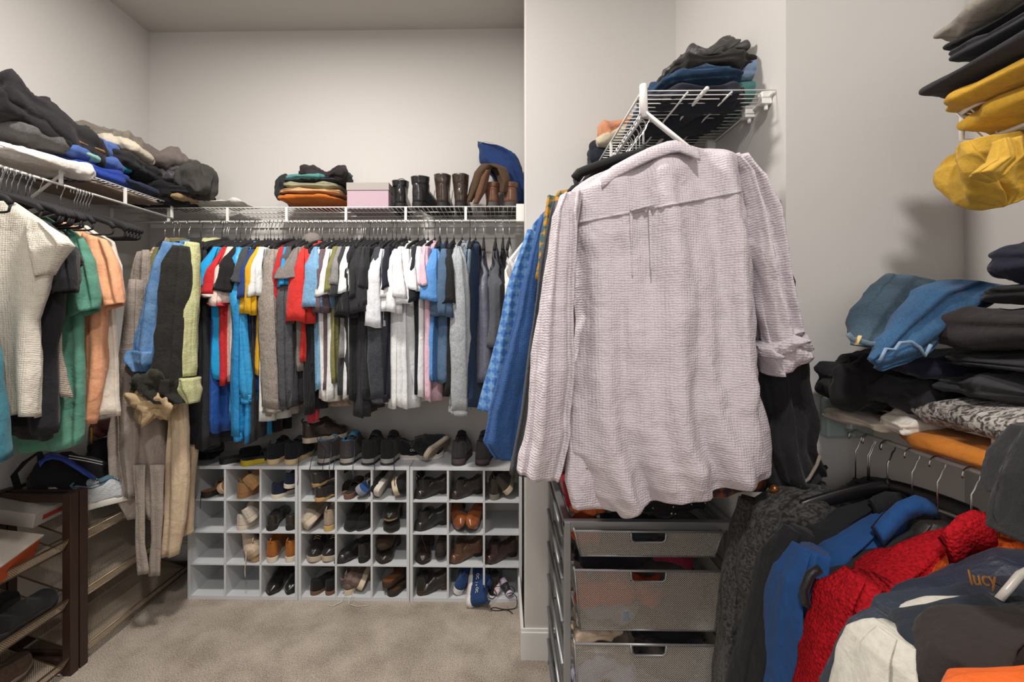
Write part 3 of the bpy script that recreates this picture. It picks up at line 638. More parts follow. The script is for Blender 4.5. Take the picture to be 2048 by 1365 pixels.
# ------------------------------------------------------------------ shoes
def shoe(label, loc, rz, kind='sneaker', up='#333333', sole='#d8d0c4', lining='#1a1a1a', lace=None, L=.275, W=.098, pitch=0, roll=0, mk='suede', group=None, accent=None, sk=None, shaft=0, side=1, name=None):
    t = empty(name or {'sneaker':'sneaker','dress':'dress_shoe','boot':'boot','slide':'slide_sandal','flat':'slip_on_shoe','loafer':'loafer','hiking':'hiking_shoe'}[kind], loc, label, {'sneaker':'sneaker','dress':'shoe','boot':'boot','slide':'sandal','flat':'shoe','loafer':'shoe','hiking':'shoe'}[kind], group)
    t.rotation_mode = 'QUATERNION'
    t.rotation_quaternion = (Matrix.Rotation(rz, 3, 'Z') @ Matrix.Rotation(pitch, 3, 'X') @ Matrix.Rotation(roll, 3, 'Y')).to_quaternion()
    UP = fab(up, mk); SO = plain('rubber_sole', sole, .7, bump=.15, bscale=300); LN = fab(lining, 'plain')
    P = dict(sneaker=dict(hh=.088, dip=.068, ton=.098, so=.50, toe=.05, st=.030, hs=.030), hiking=dict(hh=.105, dip=.085, ton=.125, so=.5, toe=.058, st=.036, hs=.036),
             dress=dict(hh=.075, dip=.055, ton=.078, so=.45, toe=.045, st=.010, hs=.028), boot=dict(hh=.11, dip=.11, ton=.11, so=.40, toe=.055, st=.016, hs=.036),
             slide=dict(hh=.0, dip=.0, ton=.0, so=.5, toe=.04, st=.026, hs=.03), flat=dict(hh=.062, dip=.045, ton=.062, so=.48, toe=.042, st=.022, hs=.024),
             loafer=dict(hh=.06, dip=.045, ton=.06, so=.5, toe=.040, st=.012, hs=.022))[kind]
    s = (1 - np.cos(np.linspace(0, PI, 40))) / 2
    def interp(x, xs, ys): return np.interp(x, xs, ys)
    xs = [0, .1, .3, .5, .72, .86, 1]
    prof = interp(s, xs, [.64, .68, .64, .78, 1.0, .92, .58 if kind != 'dress' else .42])
    rnd = np.sqrt(np.clip(1 - (1 - s/.11).clip(0, 1)**2, 0, 1)) * np.sqrt(np.clip(1 - ((s-.84)/.16).clip(0, 1)**2.2, 0, 1))
    w = W/2 * prof * rnd + 1e-4
    cx = .010*side*np.sin(s*PI*.9)      # slight inward curve
    sth = interp(s, [0, .25, .42, .6, 1], [P['hs'], P['hs'], P['st'], P['st'], P['st']])
    arch = 0*s
    # sole
    n = 14; A = []
    hexp = 1.06 if kind in ('sneaker', 'hiking', 'flat', 'slide') else 1.03
    top = sth
    q = np.linspace(0, 2*PI, n*2, endpoint=False)
    for k in range(len(s)):
        ring = [(cx[k] + w[k]*hexp*float(spow(np.cos(u), .35)) * (1 - (.04 if math.sin(u) < 0 else 0)), s[k]*L, (top[k] if math.sin(u) > 0 else 0)*1.0 if abs(math.sin(u)) > .3 else top[k]*(.5+math.sin(u)/.6)) for u in q]
        A.append(ring)
    A = np.array(A); A[:, :, 1] += (s[:, None]-.5)*.006
    if kind in ('dress', 'boot', 'loafer'):   # arch between heel block and ball
        lift = interp(s, [0, .24, .27, .45, .6, 1], [0, 0, P['hs']-P['st'], (P['hs']-P['st'])*.5, 0, .003])
        A[:, :, 2] = np.maximum(A[:, :, 2], lift[:, None])
    else: A[:, :, 2] += (np.clip((s-.78)/.22, 0, 1)**2 * .010)[:, None]
    so = MB().grid(A, True, True, True).build('sole', SO, t)
    if kind in ('sneaker', 'hiking') and sk:
        Bq = A.copy(); Bq[..., 0] = (Bq[..., 0]-cx[:, None])*1.02 + cx[:, None]; Bq[..., 2] *= .38 + .1*np.sin(s*9)[:, None]
        MB().grid(Bq, True, True, True).build('outsole', plain('rubber_sole', sk, .8, bump=.2, bscale=200), so)
    lift0 = top + (np.clip((s-.78)/.22, 0, 1)**2 * (.010 if kind in ('sneaker','hiking','flat','slide') else 0.003))
    if kind == 'slide':
        # strap arch over the forefoot + insole
        S = []
        for ss in np.linspace(.42, .82, 8):
            ww = W/2*float(interp(ss, xs, [.64,.68,.64,.78,1.0,.92,.6]))*1.03; z0_ = float(interp(ss, s, lift0)); hh = .042 - .02*abs(ss-.58)
            S.append([(float(interp(ss, s, cx)) + ww*math.cos(u), ss*L, z0_-.012 + (hh+.012)*math.sin(u)**.7) for u in np.linspace(0.001, PI-.001, 20)])
        MB().grid(S, False).build('strap', UP, t, solid=.006)
        I = [[(cx[k] + w[k]*.95*c_, s[k]*L, lift0[k]+.0015) for c_ in np.linspace(-1, 1, 8)] for k in range(len(s))]
        MB().grid(I, False).build('insole', LN, t)
        return t
    so_ = P['so']
    h = interp(s, [0, .06, .22, .36, so_, .62, .78, .9, 1], [P['hh'], P['hh'], P['dip'], P['dip']+.006, P['ton'], P['ton']*.74 if P['ton']*.74 > P['toe'] else P['toe']*1.02, P['toe'], P['toe']*.84, P['toe']*.35])
    o = w * interp(s, [0, .1, .3, so_-.08, so_, 1], [.72, .74, .70, .60, 0, 0])
    A = []
    m = 12
    for k in range(len(s)):
        ring = []
        for sg in (1, -1):
            qs = np.linspace(0, 1, m) if sg == 1 else np.linspace(1, 0, m)
            for q_ in qs:
                xx = o[k] + (w[k]-o[k])*math.cos(q_*PI/2)**.62
                ring.append((cx[k] + sg*xx, s[k]*L, lift0[k] - .004 + (h[k]-.0)*math.sin(q_*PI/2)**.85))
        A.append(ring)
    A = np.array(A); nrm = A - np.array([0, 0, .0]); A[..., 0] += wrinkle(A, int(L*1000)+len(label), .0025, 14)
    u_ = MB().grid(A, False).build('upper', UP, t, solid=.0025)
    # lining down into the shoe
    K = [k for k in range(len(s)) if s[k] < so_]
    I = []
    for k in K:
        zt = lift0[k] - .004 + h[k]
        I.append([(cx[k]+o[k]*c_*(1 if e_ else .97), s[k]*L, z_) for c_, e_, z_ in ((1, 1, zt), (.98, 0, zt*.55+lift0[k]*.45), (.92, 0, lift0[k]+.004), (0, 0, lift0[k]+.002), (-.92, 0, lift0[k]+.004), (-.98, 0, zt*.55+lift0[k]*.45), (-1, 1, zt))])
    MB().grid(I, False).build('lining', LN, u_)
    rim = MB(); kk = K
    rim.tube([(cx[k]+o[k], s[k]*L, lift0[k]-.003+h[k]) for k in kk[::-1]] + [(cx[k]-o[k], s[k]*L, lift0[k]-.003+h[k]) for k in kk], .0035 if kind in ('sneaker','hiking') else .0018, 6)
    rim.build('collar', fab(accent or up, mk), u_)
    if kind in ('sneaker', 'hiking'):
        T_ = []
        for j, ss in enumerate(np.linspace(so_-.17, so_+.12, 7)):
            z_ = float(interp(ss, s, lift0 + h)); ex = .028*(1-j/6)
            T_.append([(float(interp(ss, s, cx)) + W*.21*c_, ss*L, z_ - .002 + ex*.9 - .010*c_*c_) for c_ in np.linspace(-1, 1, 8)])
        MB().grid(T_, False).build('tongue', fab(accent or up, 'plain'), u_, solid=.006)
        MB().tube([(cx[0], .002, lift0[0]+P['hh']-.01), (cx[0], -.008, lift0[0]+P['hh']+.01), (cx[0], .004, lift0[0]+P['hh']+.018)], .003, 6, ry=.006).build('heel_tab', fab(accent or up), u_)
    if lace:
        LM = fab(lace, 'plain'); mb = MB()
        for j in range(5):
            ss = so_ - .02 + j*.045; z_ = float(interp(ss, s, lift0+h)) + .002; xx = W*.20
            c0 = float(interp(ss, s, cx))
            mb.tube([(c0-xx, ss*L, z_-.006), (c0, ss*L+.004, z_+.004), (c0+xx, (ss+.02)*L, z_-.006)], .0019, 5)
        mb.build('laces', LM, u_)
    if shaft:
        S = []
        for z_, a_, b_, yc in ((P['hs']+.03, .028, .042, .048), (P['hs']+.075, .033, .052, .060), (P['hs']+.11, .036, .050, .060), (P['hs']+shaft*.75, .038, .048, .054), (P['hs']+shaft, .041, .051, .052)):
            a_ *= 1.16; b_ *= 1.12
            S.append([(a_*math.cos(u)+ .002*math.sin(3*u), yc + b_*math.sin(u), z_ + (.006*math.sin(u) if z_ > .1 else 0)) for u in np.linspace(0, 2*PI, 28, endpoint=False)])
        S = np.array(S); R_ = []
        for i in range(len(S)-1):
            for f_ in np.linspace(0, 1, 6, endpoint=False): R_.append(S[i]*(1-f_)+S[i+1]*f_)
        R_.append(S[-1]); R_ = np.array(R_); R_[..., 1] += wrinkle(R_, len(label), .006, 14)
        sh_ = MB().grid(R_, True).build('shaft', UP, t, solid=.004)
        if lace:
            mb = MB()
            for j in range(6):
                z_ = .075 + j*.018 + (P['hs']); yy = .108 - j*.003
                mb.tube([(-.018, yy, z_), (0, yy+.004, z_+.006), (.018, yy, z_)], .002, 5)
            mb.build('laces', fab(lace), sh_)
            MB().tube([(-.018,.105,.14),(-.05,.10,.13),(-.058,.09,.07),(-.055,.12,.02)], .0018, 5).build('lace_end', fab(lace), sh_)
    return t
def lace_strand(parent, pts, col='#1c1c1e', r=.0016):
    L0 = parent.location; M = parent.rotation_quaternion.to_matrix().inverted() if parent.rotation_mode == 'QUATERNION' else Matrix.Identity(3)
    Q = [tuple(M @ (Vector(p) - L0)) for p in pts]
    # smooth
    P = []
    for i in range(len(Q)-1):
        for f_ in (0, .33, .66): P.append(tuple(Q[i][k]*(1-f_)+Q[i+1][k]*f_ for k in range(3)))
    P.append(Q[-1]); MB().tube(P, r, 5).build('lace_end', fab(col), parent)
SG = 'shoes in the white cubes'
def pair(u, row, col, kinds, lab, heel_out=True, yaw=.0, dy=.012, **k):
    """two shoes side by side (or one if kinds has one); heel or toe towards the room"""
    x, z = cell(u, row, col); n = len(kinds) if isinstance(kinds, (list, tuple)) else 2
    L_ = k.get('L', .27)
    for i in range(2):
        kk = dict(k); sd = -1 if i == 0 else 1
        W_ = kk.pop('W', .088)
        if heel_out: loc = (x + sd*.046, YF + dy + i*.008, z + .0005); rz = -sd*yaw
        else: loc = (x + sd*.046, YF + dy + L_ + i*.008, z + .0005); rz = PI - sd*yaw
        shoe(('left ' if i == 0 else 'right ') + lab, loc, rz, group=SG, W=W_, side=sd if heel_out else -sd, **kk)
# unit 1
x, z = cell(1,1,1)
a = shoe('brown platform sandal with scalloped edge, lying flat in top left cube', (x-.035, YF+.02, z), -.25, 'slide', '#8a6a4a', '#2a2320', '#8a6038', group=SG, W=.09, L=.24)
lace_strand(a, [(x-.03,YF-.003,z+.05),(x-.032,YF-.006,z-.0),(x-.034,YF-.006,z-.05)]); lace_strand(a, [(x-.075,YF+.01,z+.03),(x-.085,YF-.005,z-.02),(x-.083,YF-.006,z-.06)])
shoe('brown platform sandal with cream fur edge, leaning on its side in top left cube', (x+.045, YF+.02, z+.045), -.1, 'slide', '#c7a882', '#c2a88a', '#8c5c2c', group=SG, W=.09, L=.24, roll=1.15)
x, z = cell(1,1,2)
shoe('tan woven slip-on, upright one of the pair in the second top cube', (x-.03, YF+.02, z), -.25, 'flat', '#c09468', '#a97d50', '#2b2420', group=SG, mk='knit', W=.09)
shoe('tan woven slip-on leaning on its pair in the second top cube', (x+.06, YF+.015, z+.055), .15, 'flat', '#c4996c', '#a97d50', '#2b2420', group=SG, mk='knit', W=.085, roll=-.75, L=.26)
x, z = cell(1,1,3)
shoe('navy slip-on with white sole, lower one in third top cube', (x-.035, YF+.015, z), -.35, 'flat', '#1a2238', '#cfc4b2', '#101018', group=SG, W=.09)
shoe('navy slip-on with white stripe resting on top of its pair', (x+.045, YF+.012, z+.058), .1, 'flat', '#182036', '#cfc4b2', '#101018', group=SG, W=.085, L=.25, roll=.12)
x, z = cell(1,2,2)
shoe('white slip-on with navy stripe, lower one in second row', (x-.03, YF+.015, z), -.3, 'flat', '#d3c8bb', '#cbbfae', '#1c2438', group=SG, W=.092)
shoe('white slip-on with navy stripe tilted on its pair in second row', (x+.045, YF+.012, z+.05), .3, 'flat', '#d3c8bb', '#cbbfae', '#1c2438', group=SG, W=.085, L=.25, roll=-.5)
pair(1,2,3, 2, 'dark brown leather flat in left organizer, second row', yaw=.18, kind='loafer', up='#2b211b', sole='#1a1512', mk='leather')
x, z = cell(1,3,2)
a = shoe('cream leather sneaker lying on its side, third row of left organizer', (x-.035, YF+.24, z+.035), PI+.45, 'sneaker', '#cbb7a2', '#a9937a', '#1d1a1c', lace='#d8cdbd', group=SG, mk='suede', W=.09, L=.26, roll=.5)
lace_strand(a, [(x+.02,YF+.0,z+.07),(x+.022,YF-.006,z+.02),(x+.018,YF-.008,z-.03),(x+.02,YF-.007,z-.07)], '#d8cfc2', .002)
shoe('cream leather sneaker standing heel out, third row of left organizer', (x+.05, YF+.02, z), 0, 'sneaker', '#c9b49a', '#b99c72', '#1d1a1c', lace='#d8cdbd', group=SG, W=.08, L=.26)
pair(1,3,3, 2, 'orange tan leather sneaker in third row of left organizer', yaw=.1, kind='sneaker', up='#a8641f', sole='#d2c5b4', mk='leather', lace='#b98b5a', lining='#3a2414')
pair(1,4,3, 2, 'black leather lace shoe in bottom row of left organizer', heel_out=False, yaw=.0, kind='dress', up='#1b1816', sole='#131110', mk='leather', lace='#0e0e0e')
# unit 2
x, z = cell(2,1,1)
shoe('black flat with tan sole, upper one in top row of middle organizer', (x-.02, YF-.01, z+.075), -.5, 'loafer', '#25201e', '#a98a60', '#2f2b2b', group=SG, mk='leather', W=.085, L=.25, pitch=.15)
shoe('black flat with gold tan sole, lower one in top row of middle organizer', (x+.0, YF-.02, z), -.5, 'loafer', '#25201e', '#c09a62', '#2f2b2b', group=SG, mk='leather', W=.085, L=.25, pitch=.04)
x, z = cell(2,1,2)
shoe('sandal with shiny blue footbed tipped on its side in middle organizer', (x+.02, YF-.005, z+.045), -.1, 'slide', '#1b1f2c', '#8a8f99', '#2d5a96', group=SG, W=.09, L=.24, roll=.9, mk='satin')
shoe('flat dark sandal under the tipped blue one', (x-.04, YF+.01, z), .0, 'slide', '#3a2c26', '#6e4d40', '#33271f', group=SG, W=.08, L=.24)
x, z = cell(2,1,3)
shoe('black and white sneaker on its side, top right cube of middle organizer', (x-.045, YF+.25, z+.055), PI, 'sneaker', '#1c1b1d', '#cfc9c0', '#121212', lace='#dcd6cc', group=SG, W=.09, L=.26, roll=1.25)
shoe('black and white sneaker with cream toe, beside its sideways twin', (x+.04, YF+.25, z+.05), PI-.1, 'sneaker', '#1c1b1d', '#c9b99f', '#121212', lace='#dcd6cc', group=SG, W=.09, L=.26, roll=-1.25)
x, z = cell(2,2,1)
shoe('beige sneaker with black band, tilted, second row of middle organizer', (x-.045, YF+.25, z+.035), PI+.05, 'sneaker', '#b9ab98', '#c6b7a0', '#141314', lace='#c9b18a', group=SG, W=.09, L=.26, roll=.9)
shoe('beige sneaker heel out, second row of middle organizer', (x+.045, YF+.01, z), 0, 'sneaker', '#b0a08c', '#c0a368', '#141314', lace='#c9b18a', group=SG, W=.078, L=.26)
for dx, bz in ((-.045, .10), (-.02, .16), (.01, .15), (.03, .10)):
    pass
pair(2,2,2, 2, 'black leather clog in second row of middle organizer', heel_out=False, yaw=.1, kind='loafer', up='#1d1c1e', sole='#2a292b', mk='suede')
x, z = cell(2,2,3)
shoe('black clog with tan lining stacked above its pair', (x+.0, YF+.25, z+.062), PI, 'loafer', '#201c19', '#8a7355', '#151210', group=SG, mk='leather', W=.09, L=.25)
shoe('black clog under its pair in second row', (x-.01, YF+.25, z), PI+.08, 'loafer', '#262220', '#2a2522', '#151210', group=SG, mk='suede', W=.092, L=.25)
pair(2,3,1, 2, 'black leather trainer with cream sole in third row of middle organizer', heel_out=False, yaw=.05, kind='sneaker', up='#232021', sole='#b9ab98', mk='leather', lace='#c5a97a')
x, z = cell(2,3,2)
shoe('shiny black dress shoe turned sideways, third row of middle organizer', (x+.07, YF+.20, z), PI-.75, 'dress', '#211e1f', '#141213', '#0f0e0e', group=SG, mk='leather', W=.09, L=.26)
shoe('black dress shoe behind the sideways one', (x+.035, YF+.02, z), -.1, 'dress', '#1a1819', '#141213', '#0f0e0e', group=SG, mk='leather', W=.08, L=.25)
x, z = cell(2,3,3)
shoe('brown moccasin with stitched welt, upper one of two stacked', (x-.015, YF+.27, z+.075), PI-.12, 'loafer', '#3b2a1c', '#1b1512', '#20150e', group=SG, mk='suede', W=.095, L=.26)
shoe('brown moccasin with stitched welt, lower one of two stacked', (x-.02, YF+.27, z), PI-.08, 'loafer', '#2e241d', '#1b1512', '#20150e', group=SG, mk='leather', W=.095, L=.26)
x, z = cell(2,4,1)
shoe('black flat with brown rubber edge, left in bottom row of middle organizer', (x-.04, YF+.015, z), -.4, 'loafer', '#1d1b1b', '#6e4f3b', '#151415', group=SG, mk='suede', W=.085, L=.25)
shoe('black flat with brown rubber edge, right in bottom row of middle organizer', (x+.05, YF+.015, z), -.1, 'loafer', '#1d1b1b', '#6e4f3b', '#151415', group=SG, mk='suede', W=.08, L=.25)
x, z = cell(2,4,2)
a = shoe('taupe checked canvas sneaker, left of the bottom row pair', (x-.045, YF+.015, z), -.15, 'sneaker', '#7e6a62', '#cbbda3', '#241f1f', lace='#d5d2cc', group=SG, mk='plaid', W=.08, L=.26)
b = shoe('taupe canvas sneaker rolled on its side, with long white laces', (x+.045, YF+.02, z+.04), .1, 'sneaker', '#77645d', '#cbbda3', '#241f1f', lace='#d5d2cc', group=SG, mk='plaid', W=.085, L=.26, roll=-1.1)
lace_strand(a, [(x-.04,YF-.005,z+.03),(x-.06,YF-.02,z-.012),(x-.10,YF-.05,.004),(x-.13,YF-.04,.004)], '#cfccc6', .002); lace_strand(b, [(x-.0,YF-.003,z+.03),(x-.02,YF-.03,.004),(x+.04,YF-.05,.004),(x+.10,YF-.035,.004)], '#cfccc6', .002)
x, z = cell(2,4,3)
shoe('brown leather slipper lying over its pair, bottom row', (x-.03, YF+.01, z+.05), -.45, 'slide', '#2c211b', '#3b2a1e', '#6d421f', group=SG, W=.09, L=.26, pitch=.05)
shoe('dark leather slipper under its pair, bottom row', (x+.0, YF+.01, z), -.35, 'slide', '#241e1a', '#2b221d', '#4a3423', group=SG, W=.09, L=.26)
# unit 3
for row, col, lab, c1 in ((1,1,'glossy black brogue','#241d1a'),(1,2,'dark brown pointed brogue','#2b211c'),(2,1,'black pointed dress shoe','#232122'),(3,2,'chestnut brown dress boot','#5b3c28'),(3,3,'oxblood brown oxford','#3c2422')):
    x, z = cell(3,row,col)
    shoe(lab + ' turned sideways in front of its pair', (x+.078, YF+.135, z), PI-1.05, 'dress', c1, '#17110e', '#120e0c', group=SG, mk='leather', W=.092, L=.20 if row != 3 else .21)
    shoe(lab + ' standing at the back left of its cube', (x-.047, YF+.035, z), .0, 'dress', c1, '#17110e', '#120e0c', group=SG, mk='leather', W=.075, L=.245)
x, z = cell(3,1,3)
shoe('dark brown trainer with white sole line, heel out, beside the lilac sleeve', (x-.045, YF+.015, z), 0, 'sneaker', '#2f2721', '#7d766d', '#15110f', lace='#1c1815', group=SG, mk='leather', W=.08, L=.26)
shoe('dark brown trainer rolled on its side at the right end cube', (x+.04, YF+.02, z+.035), 0, 'sneaker', '#33291f', '#b7a68e', '#15110f', lace='#1c1815', group=SG, mk='leather', W=.08, L=.26, roll=-.7)
x, z = cell(3,2,2)
shoe('cognac leather boot lying sole to the right, left of two', (x-.038, YF-.015+.26, z+.045), PI+.12, 'dress', '#8a4a22', '#2c1b12', '#1a120d', group=SG, mk='leather', W=.09, L=.26, roll=.95)
shoe('cognac leather boot lying sole to the left, right of two', (x+.045, YF-.02+.26, z+.03), PI-.1, 'dress', '#8f4f26', '#2c1b12', '#1a120d', group=SG, mk='leather', W=.09, L=.26, roll=-.6)
x, z = cell(3,3,1)
a = shoe('square toed dark brown loafer, third row of right organizer', (x-.04, YF+.27, z), PI, 'loafer', '#2b1d17', '#1b1411', '#120e0c', group=SG, mk='leather', W=.09, L=.26)
lace_strand(a, [(x-.045,YF+.0,z+.16),(x-.035,YF+.01,z+.12),(x-.02,YF+.03,z+.06)], '#2a2a2a')
shoe('square toed dark brown loafer, raised at the back of its cube', (x+.048, YF+.03, z+.03), 0, 'loafer', '#2b211d', '#1b1411', '#120e0c', group=SG, mk='leather', W=.085, L=.25)
x, z = cell(3,4,1)
shoe('brown block heel shoe with dark upper, heel out, bottom row', (x-.055, YF+.02, z), 0, 'dress', '#221b17', '#3a2a1e', '#14100d', group=SG, mk='leather', W=.08, L=.25)
shoe('two tone brown and black shoe turned sideways, bottom row', (x+.082, YF+.11, z), PI-1.2, 'dress', '#2c2320', '#4a3322', '#14100d', group=SG, mk='leather', W=.10, L=.17)
x, z = cell(3,4,2)
TXT = plain('white_print', '#dcdde0', .5)
def text(s_, size, mat, parent, loc, rot, name='printed_mark'):
    c = bpy.data.curves.new(name, 'FONT'); c.body = s_; c.size = size; c.extrude = .0004; c.align_x = 'CENTER'
    o = bpy.data.objects.new(name, c); C.objects.link(o); dg = bpy.context.evaluated_depsgraph_get(); me = bpy.data.meshes.new_from_object(o.evaluated_get(dg)); bpy.data.objects.remove(o); me.materials.append(mat)
    o = bpy.data.objects.new(name, me); C.objects.link(o); o.parent = parent; o.location = loc; o.rotation_euler = rot; return o
a = shoe('navy running shoe with white sole and marks, hanging out of its cube', (x+.012, YF-.052, z-.012), -.05, 'sneaker', '#24406f', '#d8d4d2', '#15203a', lace='#24406f', group=SG, mk='knit', W=.092, L=.27, roll=1.15, pitch=.42, accent='#1b3158', sk='#b9b4b0')
text('OC', .022, TXT, a, (-.0415, .05, .066), (PI/2, 0, -PI/2)); text('OC', .024, TXT, a, (-.043, .13, .062), (PI/2, 0, -PI/2)); text('/ +', .022, TXT, a, (-.0425, .085, .06), (PI/2, 0, -PI/2))
shoe('navy running shoe with white stripe, behind its pair in the bottom row', (x-.055, YF+.02, z+.01), -.1, 'sneaker', '#264a80', '#cfccca', '#15203a', lace='#24406f', group=SG, mk='knit', W=.085, L=.26, roll=.35, pitch=.05, accent='#1b3158')
x, z = cell(3,4,3)
a = shoe('black tall heel shoe with tangled cord, bottom right cube', (x-.05, YF+.03, z), 0, 'dress', '#171514', '#121010', '#0d0c0c', group=SG, mk='leather', W=.08, L=.25, shaft=0)
t = empty('lint_roller', (x+.035, YF+.02, z+.0), 'small white and black roller tube lying in the bottom right cube', 'roller')
MB().tube([(-.02,.03,.055),(.0,-.0,.024)], .019, 16).build('tube', plain('charcoal_plastic','#2b2b30',.4), t); MB().tube([(.0,0,.024),(.012,-.018,.022)], .0185, 16).build('cap', plain('lilac_plastic','#cfc4d8',.4), t); MB().tube([(-.032,.05,.068),(-.02,.03,.055)], .0185, 16).build('cap', plain('lilac_plastic','#cfc4d8',.4), t)
t = empty('plush_toy', (x-.02, YF+.02, z), 'small pale pink foam piece beside the roller tube', 'foam piece')
MB().tube([(.0,.04,.05),(-.006,.01,.03),(-.015,-.005,.018)], [.012,.018,.013], 12).build('foam', plain('pink_foam','#d9c6cc',.8), t); t.name = 'foam_piece'
# black cord
P = [(x-.075,YF+.0,z+.01),(x-.05,YF-.004,z+.004),(x-.03,YF+.0,z+.03),(x-.045,YF+.01,z+.055),(x+.0,YF+.02,z+.06),(x+.05,YF+.01,z+.065),(x+.07,YF+.0,z+.045),(x+.045,YF-.006,z+.02),(x+.03,YF-.004,z+.03),(x+.055,YF-.01,z+.04),(x+.08,YF-.02,z+.02),(x+.075,YF-.045,.005),(x+.02,YF-.06,.004),(x-.04,YF-.045,.004),(x-.06,YF-.06,.004),(x-.03,YF-.07,.004),(x+.03,YF-.065,.004),(x+.06,YF-.10,.004)]
Q = []
for i in range(len(P)-1):
    p0, p1, p2, p3 = [np.array(P[min(max(j, 0), len(P)-1)]) for j in (i-1, i, i+1, i+2)]
    for f_ in np.linspace(0, 1, 5, endpoint=False): Q.append(.5*((2*p1)+(-p0+p2)*f_+(2*p0-5*p1+4*p2-p3)*f_**2+(-p0+3*p1-3*p2+p3)*f_**3))
tag(centre(MB().tube(Q, .0022, 6).build('cord', plain('black_cord','#101012',.6))), 'thin black cord tangled out of the bottom right cube onto the carpet', 'cord')

# ------------------------------------------------------------------ shoes on top of the organizers
TG = 'shoes on top of the white cubes'; ZC1 = CH + .0005
def onx(px, Y): return backx(px, Y)
y0 = YF + .02
shoe('black flip flop lying at the left end of the organizer top', (onx(440, 2.5), y0+.01, ZC1), -.75, 'slide', '#1a1a1b', '#131314', '#151515', group=TG, W=.09, L=.25)
shoe('black and yellow water sandal with blue mesh, on organizer top', (onx(488, 2.5), y0-.015, ZC1), -.75, 'slide', '#20222c', '#b39d1c', '#23284a', group=TG, W=.095, L=.25)
shoe('navy canvas slip-on with cream sole, left one', (onx(543, 2.5), y0, ZC1), -.02, 'sneaker', '#171922', '#cdb68c', '#0f1015', group=TG, W=.098, L=.26, mk='plain')
shoe('navy canvas slip-on with cream sole, right one', (onx(578, 2.5), y0, ZC1), -.02, 'sneaker', '#171922', '#cdb68c', '#0f1015', group=TG, W=.098, L=.26, mk='plain')
a = shoe('dark brown leather skate shoe lying on top of the navy slip-ons', (onx(610, 2.5)-.02, y0+.03, ZC1+.115), -.85, 'sneaker', '#2e231d', '#a89c8d', '#5c4c3c', lace='#171515', group=TG, W=.095, L=.26, mk='leather')
X_ = onx(596, 2.47)
lace_strand(a, [(X_+.02,YF+.1,ZC1+.2),(X_,YF+.03,ZC1+.11),(X_+.002,YF-.006,ZC1+.0),(X_+.004,YF-.008,ZC1-.07),(X_,YF-.008,ZC1-.10)])
lace_strand(a, [(X_+.06,YF+.1,ZC1+.2),(X_+.11,YF+.0,ZC1+.14),(X_+.16,YF-.01,ZC1+.09),(X_+.14,YF-.01,ZC1+.0),(X_+.145,YF-.008,ZC1-.05)])
for px, lab, c, ac, rz in ((643,'grey hiking shoe with teal blue collar, left one','#4a4547','#4f86a3',-.22),(690,'grey hiking shoe with teal blue collar, right one','#4a4648','#4a88aa',-.05)):
    a = shoe(lab, (onx(px, 2.5), y0, ZC1), rz, 'hiking', c, '#99928e', '#2f6a8a', lace='#3a4a55', group=TG, W=.108, L=.28, accent=ac, sk='#2b2a2c')
    xx = onx(px, 2.47); lace_strand(a, [(xx+.03,YF+.06,ZC1+.12),(xx+.05,YF+.01,ZC1+.07),(xx+.045,YF-.007,ZC1),(xx+.05,YF-.008,ZC1-.06)], '#4c5866', .0018); lace_strand(a, [(xx-.03,YF+.06,ZC1+.10),(xx-.055,YF-.0,ZC1+.04),(xx-.065,YF-.007,ZC1-.02)], '#3a3c44', .0018)
for px, lab, rz in ((733,'black hiking shoe with grey sole, left one',-.08),(772,'black hiking shoe with grey sole, right one',-.02)):
    a = shoe(lab, (onx(px, 2.5), y0, ZC1), rz, 'hiking', '#252527', '#8f8d8d', '#1a1a1c', lace='#1d1d20', group=TG, W=.108, L=.28, sk='#252527', accent='#2b2b2e')
    xx = onx(px, 2.47); lace_strand(a, [(xx+.03,YF+.05,ZC1+.12),(xx+.045,YF+.0,ZC1+.05),(xx+.047,YF-.008,ZC1-.02),(xx+.05,YF-.008,ZC1-.10)], '#26262a', .002)
a = shoe('black running shoe with white marks, standing, on organizer top', (onx(795, 2.5)-.01, y0+.12, ZC1), -1.35, 'sneaker', '#17181b', '#bdb6b0', '#0f0f11', lace='#1a1a1c', group=TG, W=.095, L=.25, accent='#3a3836', sk='#cfc9c5', mk='knit')
text('OC', .02, TXT, a, (.0515, .07, .055), (PI/2, 0, PI/2))
RED = plain('red_print', '#b03a30', .5); MB().box(.0505,.0515,.095,.105,.062,.072).build('red_badge', RED, a, smooth=False)
for yy, zz in ((.06,.082),(.12,.078)): MB().tube([(.049,yy,zz),(.050,yy+.03,zz-.006)], .0012, 5).build('white_stripe', TXT, a)
a = shoe('black running shoe tipped on its side showing pale sole, on organizer top', (onx(850, 2.5)+.02, y0+.01, ZC1+.05), -.35, 'sneaker', '#17181b', '#c9bdb4', '#0f0f11', lace='#1a1a1c', group=TG, W=.10, L=.26, accent='#3a3836', sk='#a8957e', mk='knit', roll=-1.1)
text('OC', .02, TXT, a, (-.050, .06, .055), (PI/2, 0, -PI/2)); MB().tube([(-.046,.03,.075),(-.05,.03,.045)], .0013, 5).build('white_stripe', TXT, a)
for px, lab in ((915,'dark grey trail shoe with plum heel, left one'),(963,'dark grey trail shoe with plum heel, right one')):
    a = shoe(lab, (onx(px, 2.5), y0, ZC1), -.02, 'hiking', '#39383a', '#4b3a3f', '#101012', lace='#121213', group=TG, W=.108, L=.28, accent='#19191b', sk='#2a2527')
folded('dark bundle of cloth on the left back of the organizer top', (onx(405,2.6), 2.62, CH+.05), (.14,.16,.10), fab('#1c1b1f'), seed=9, crumple=.03)

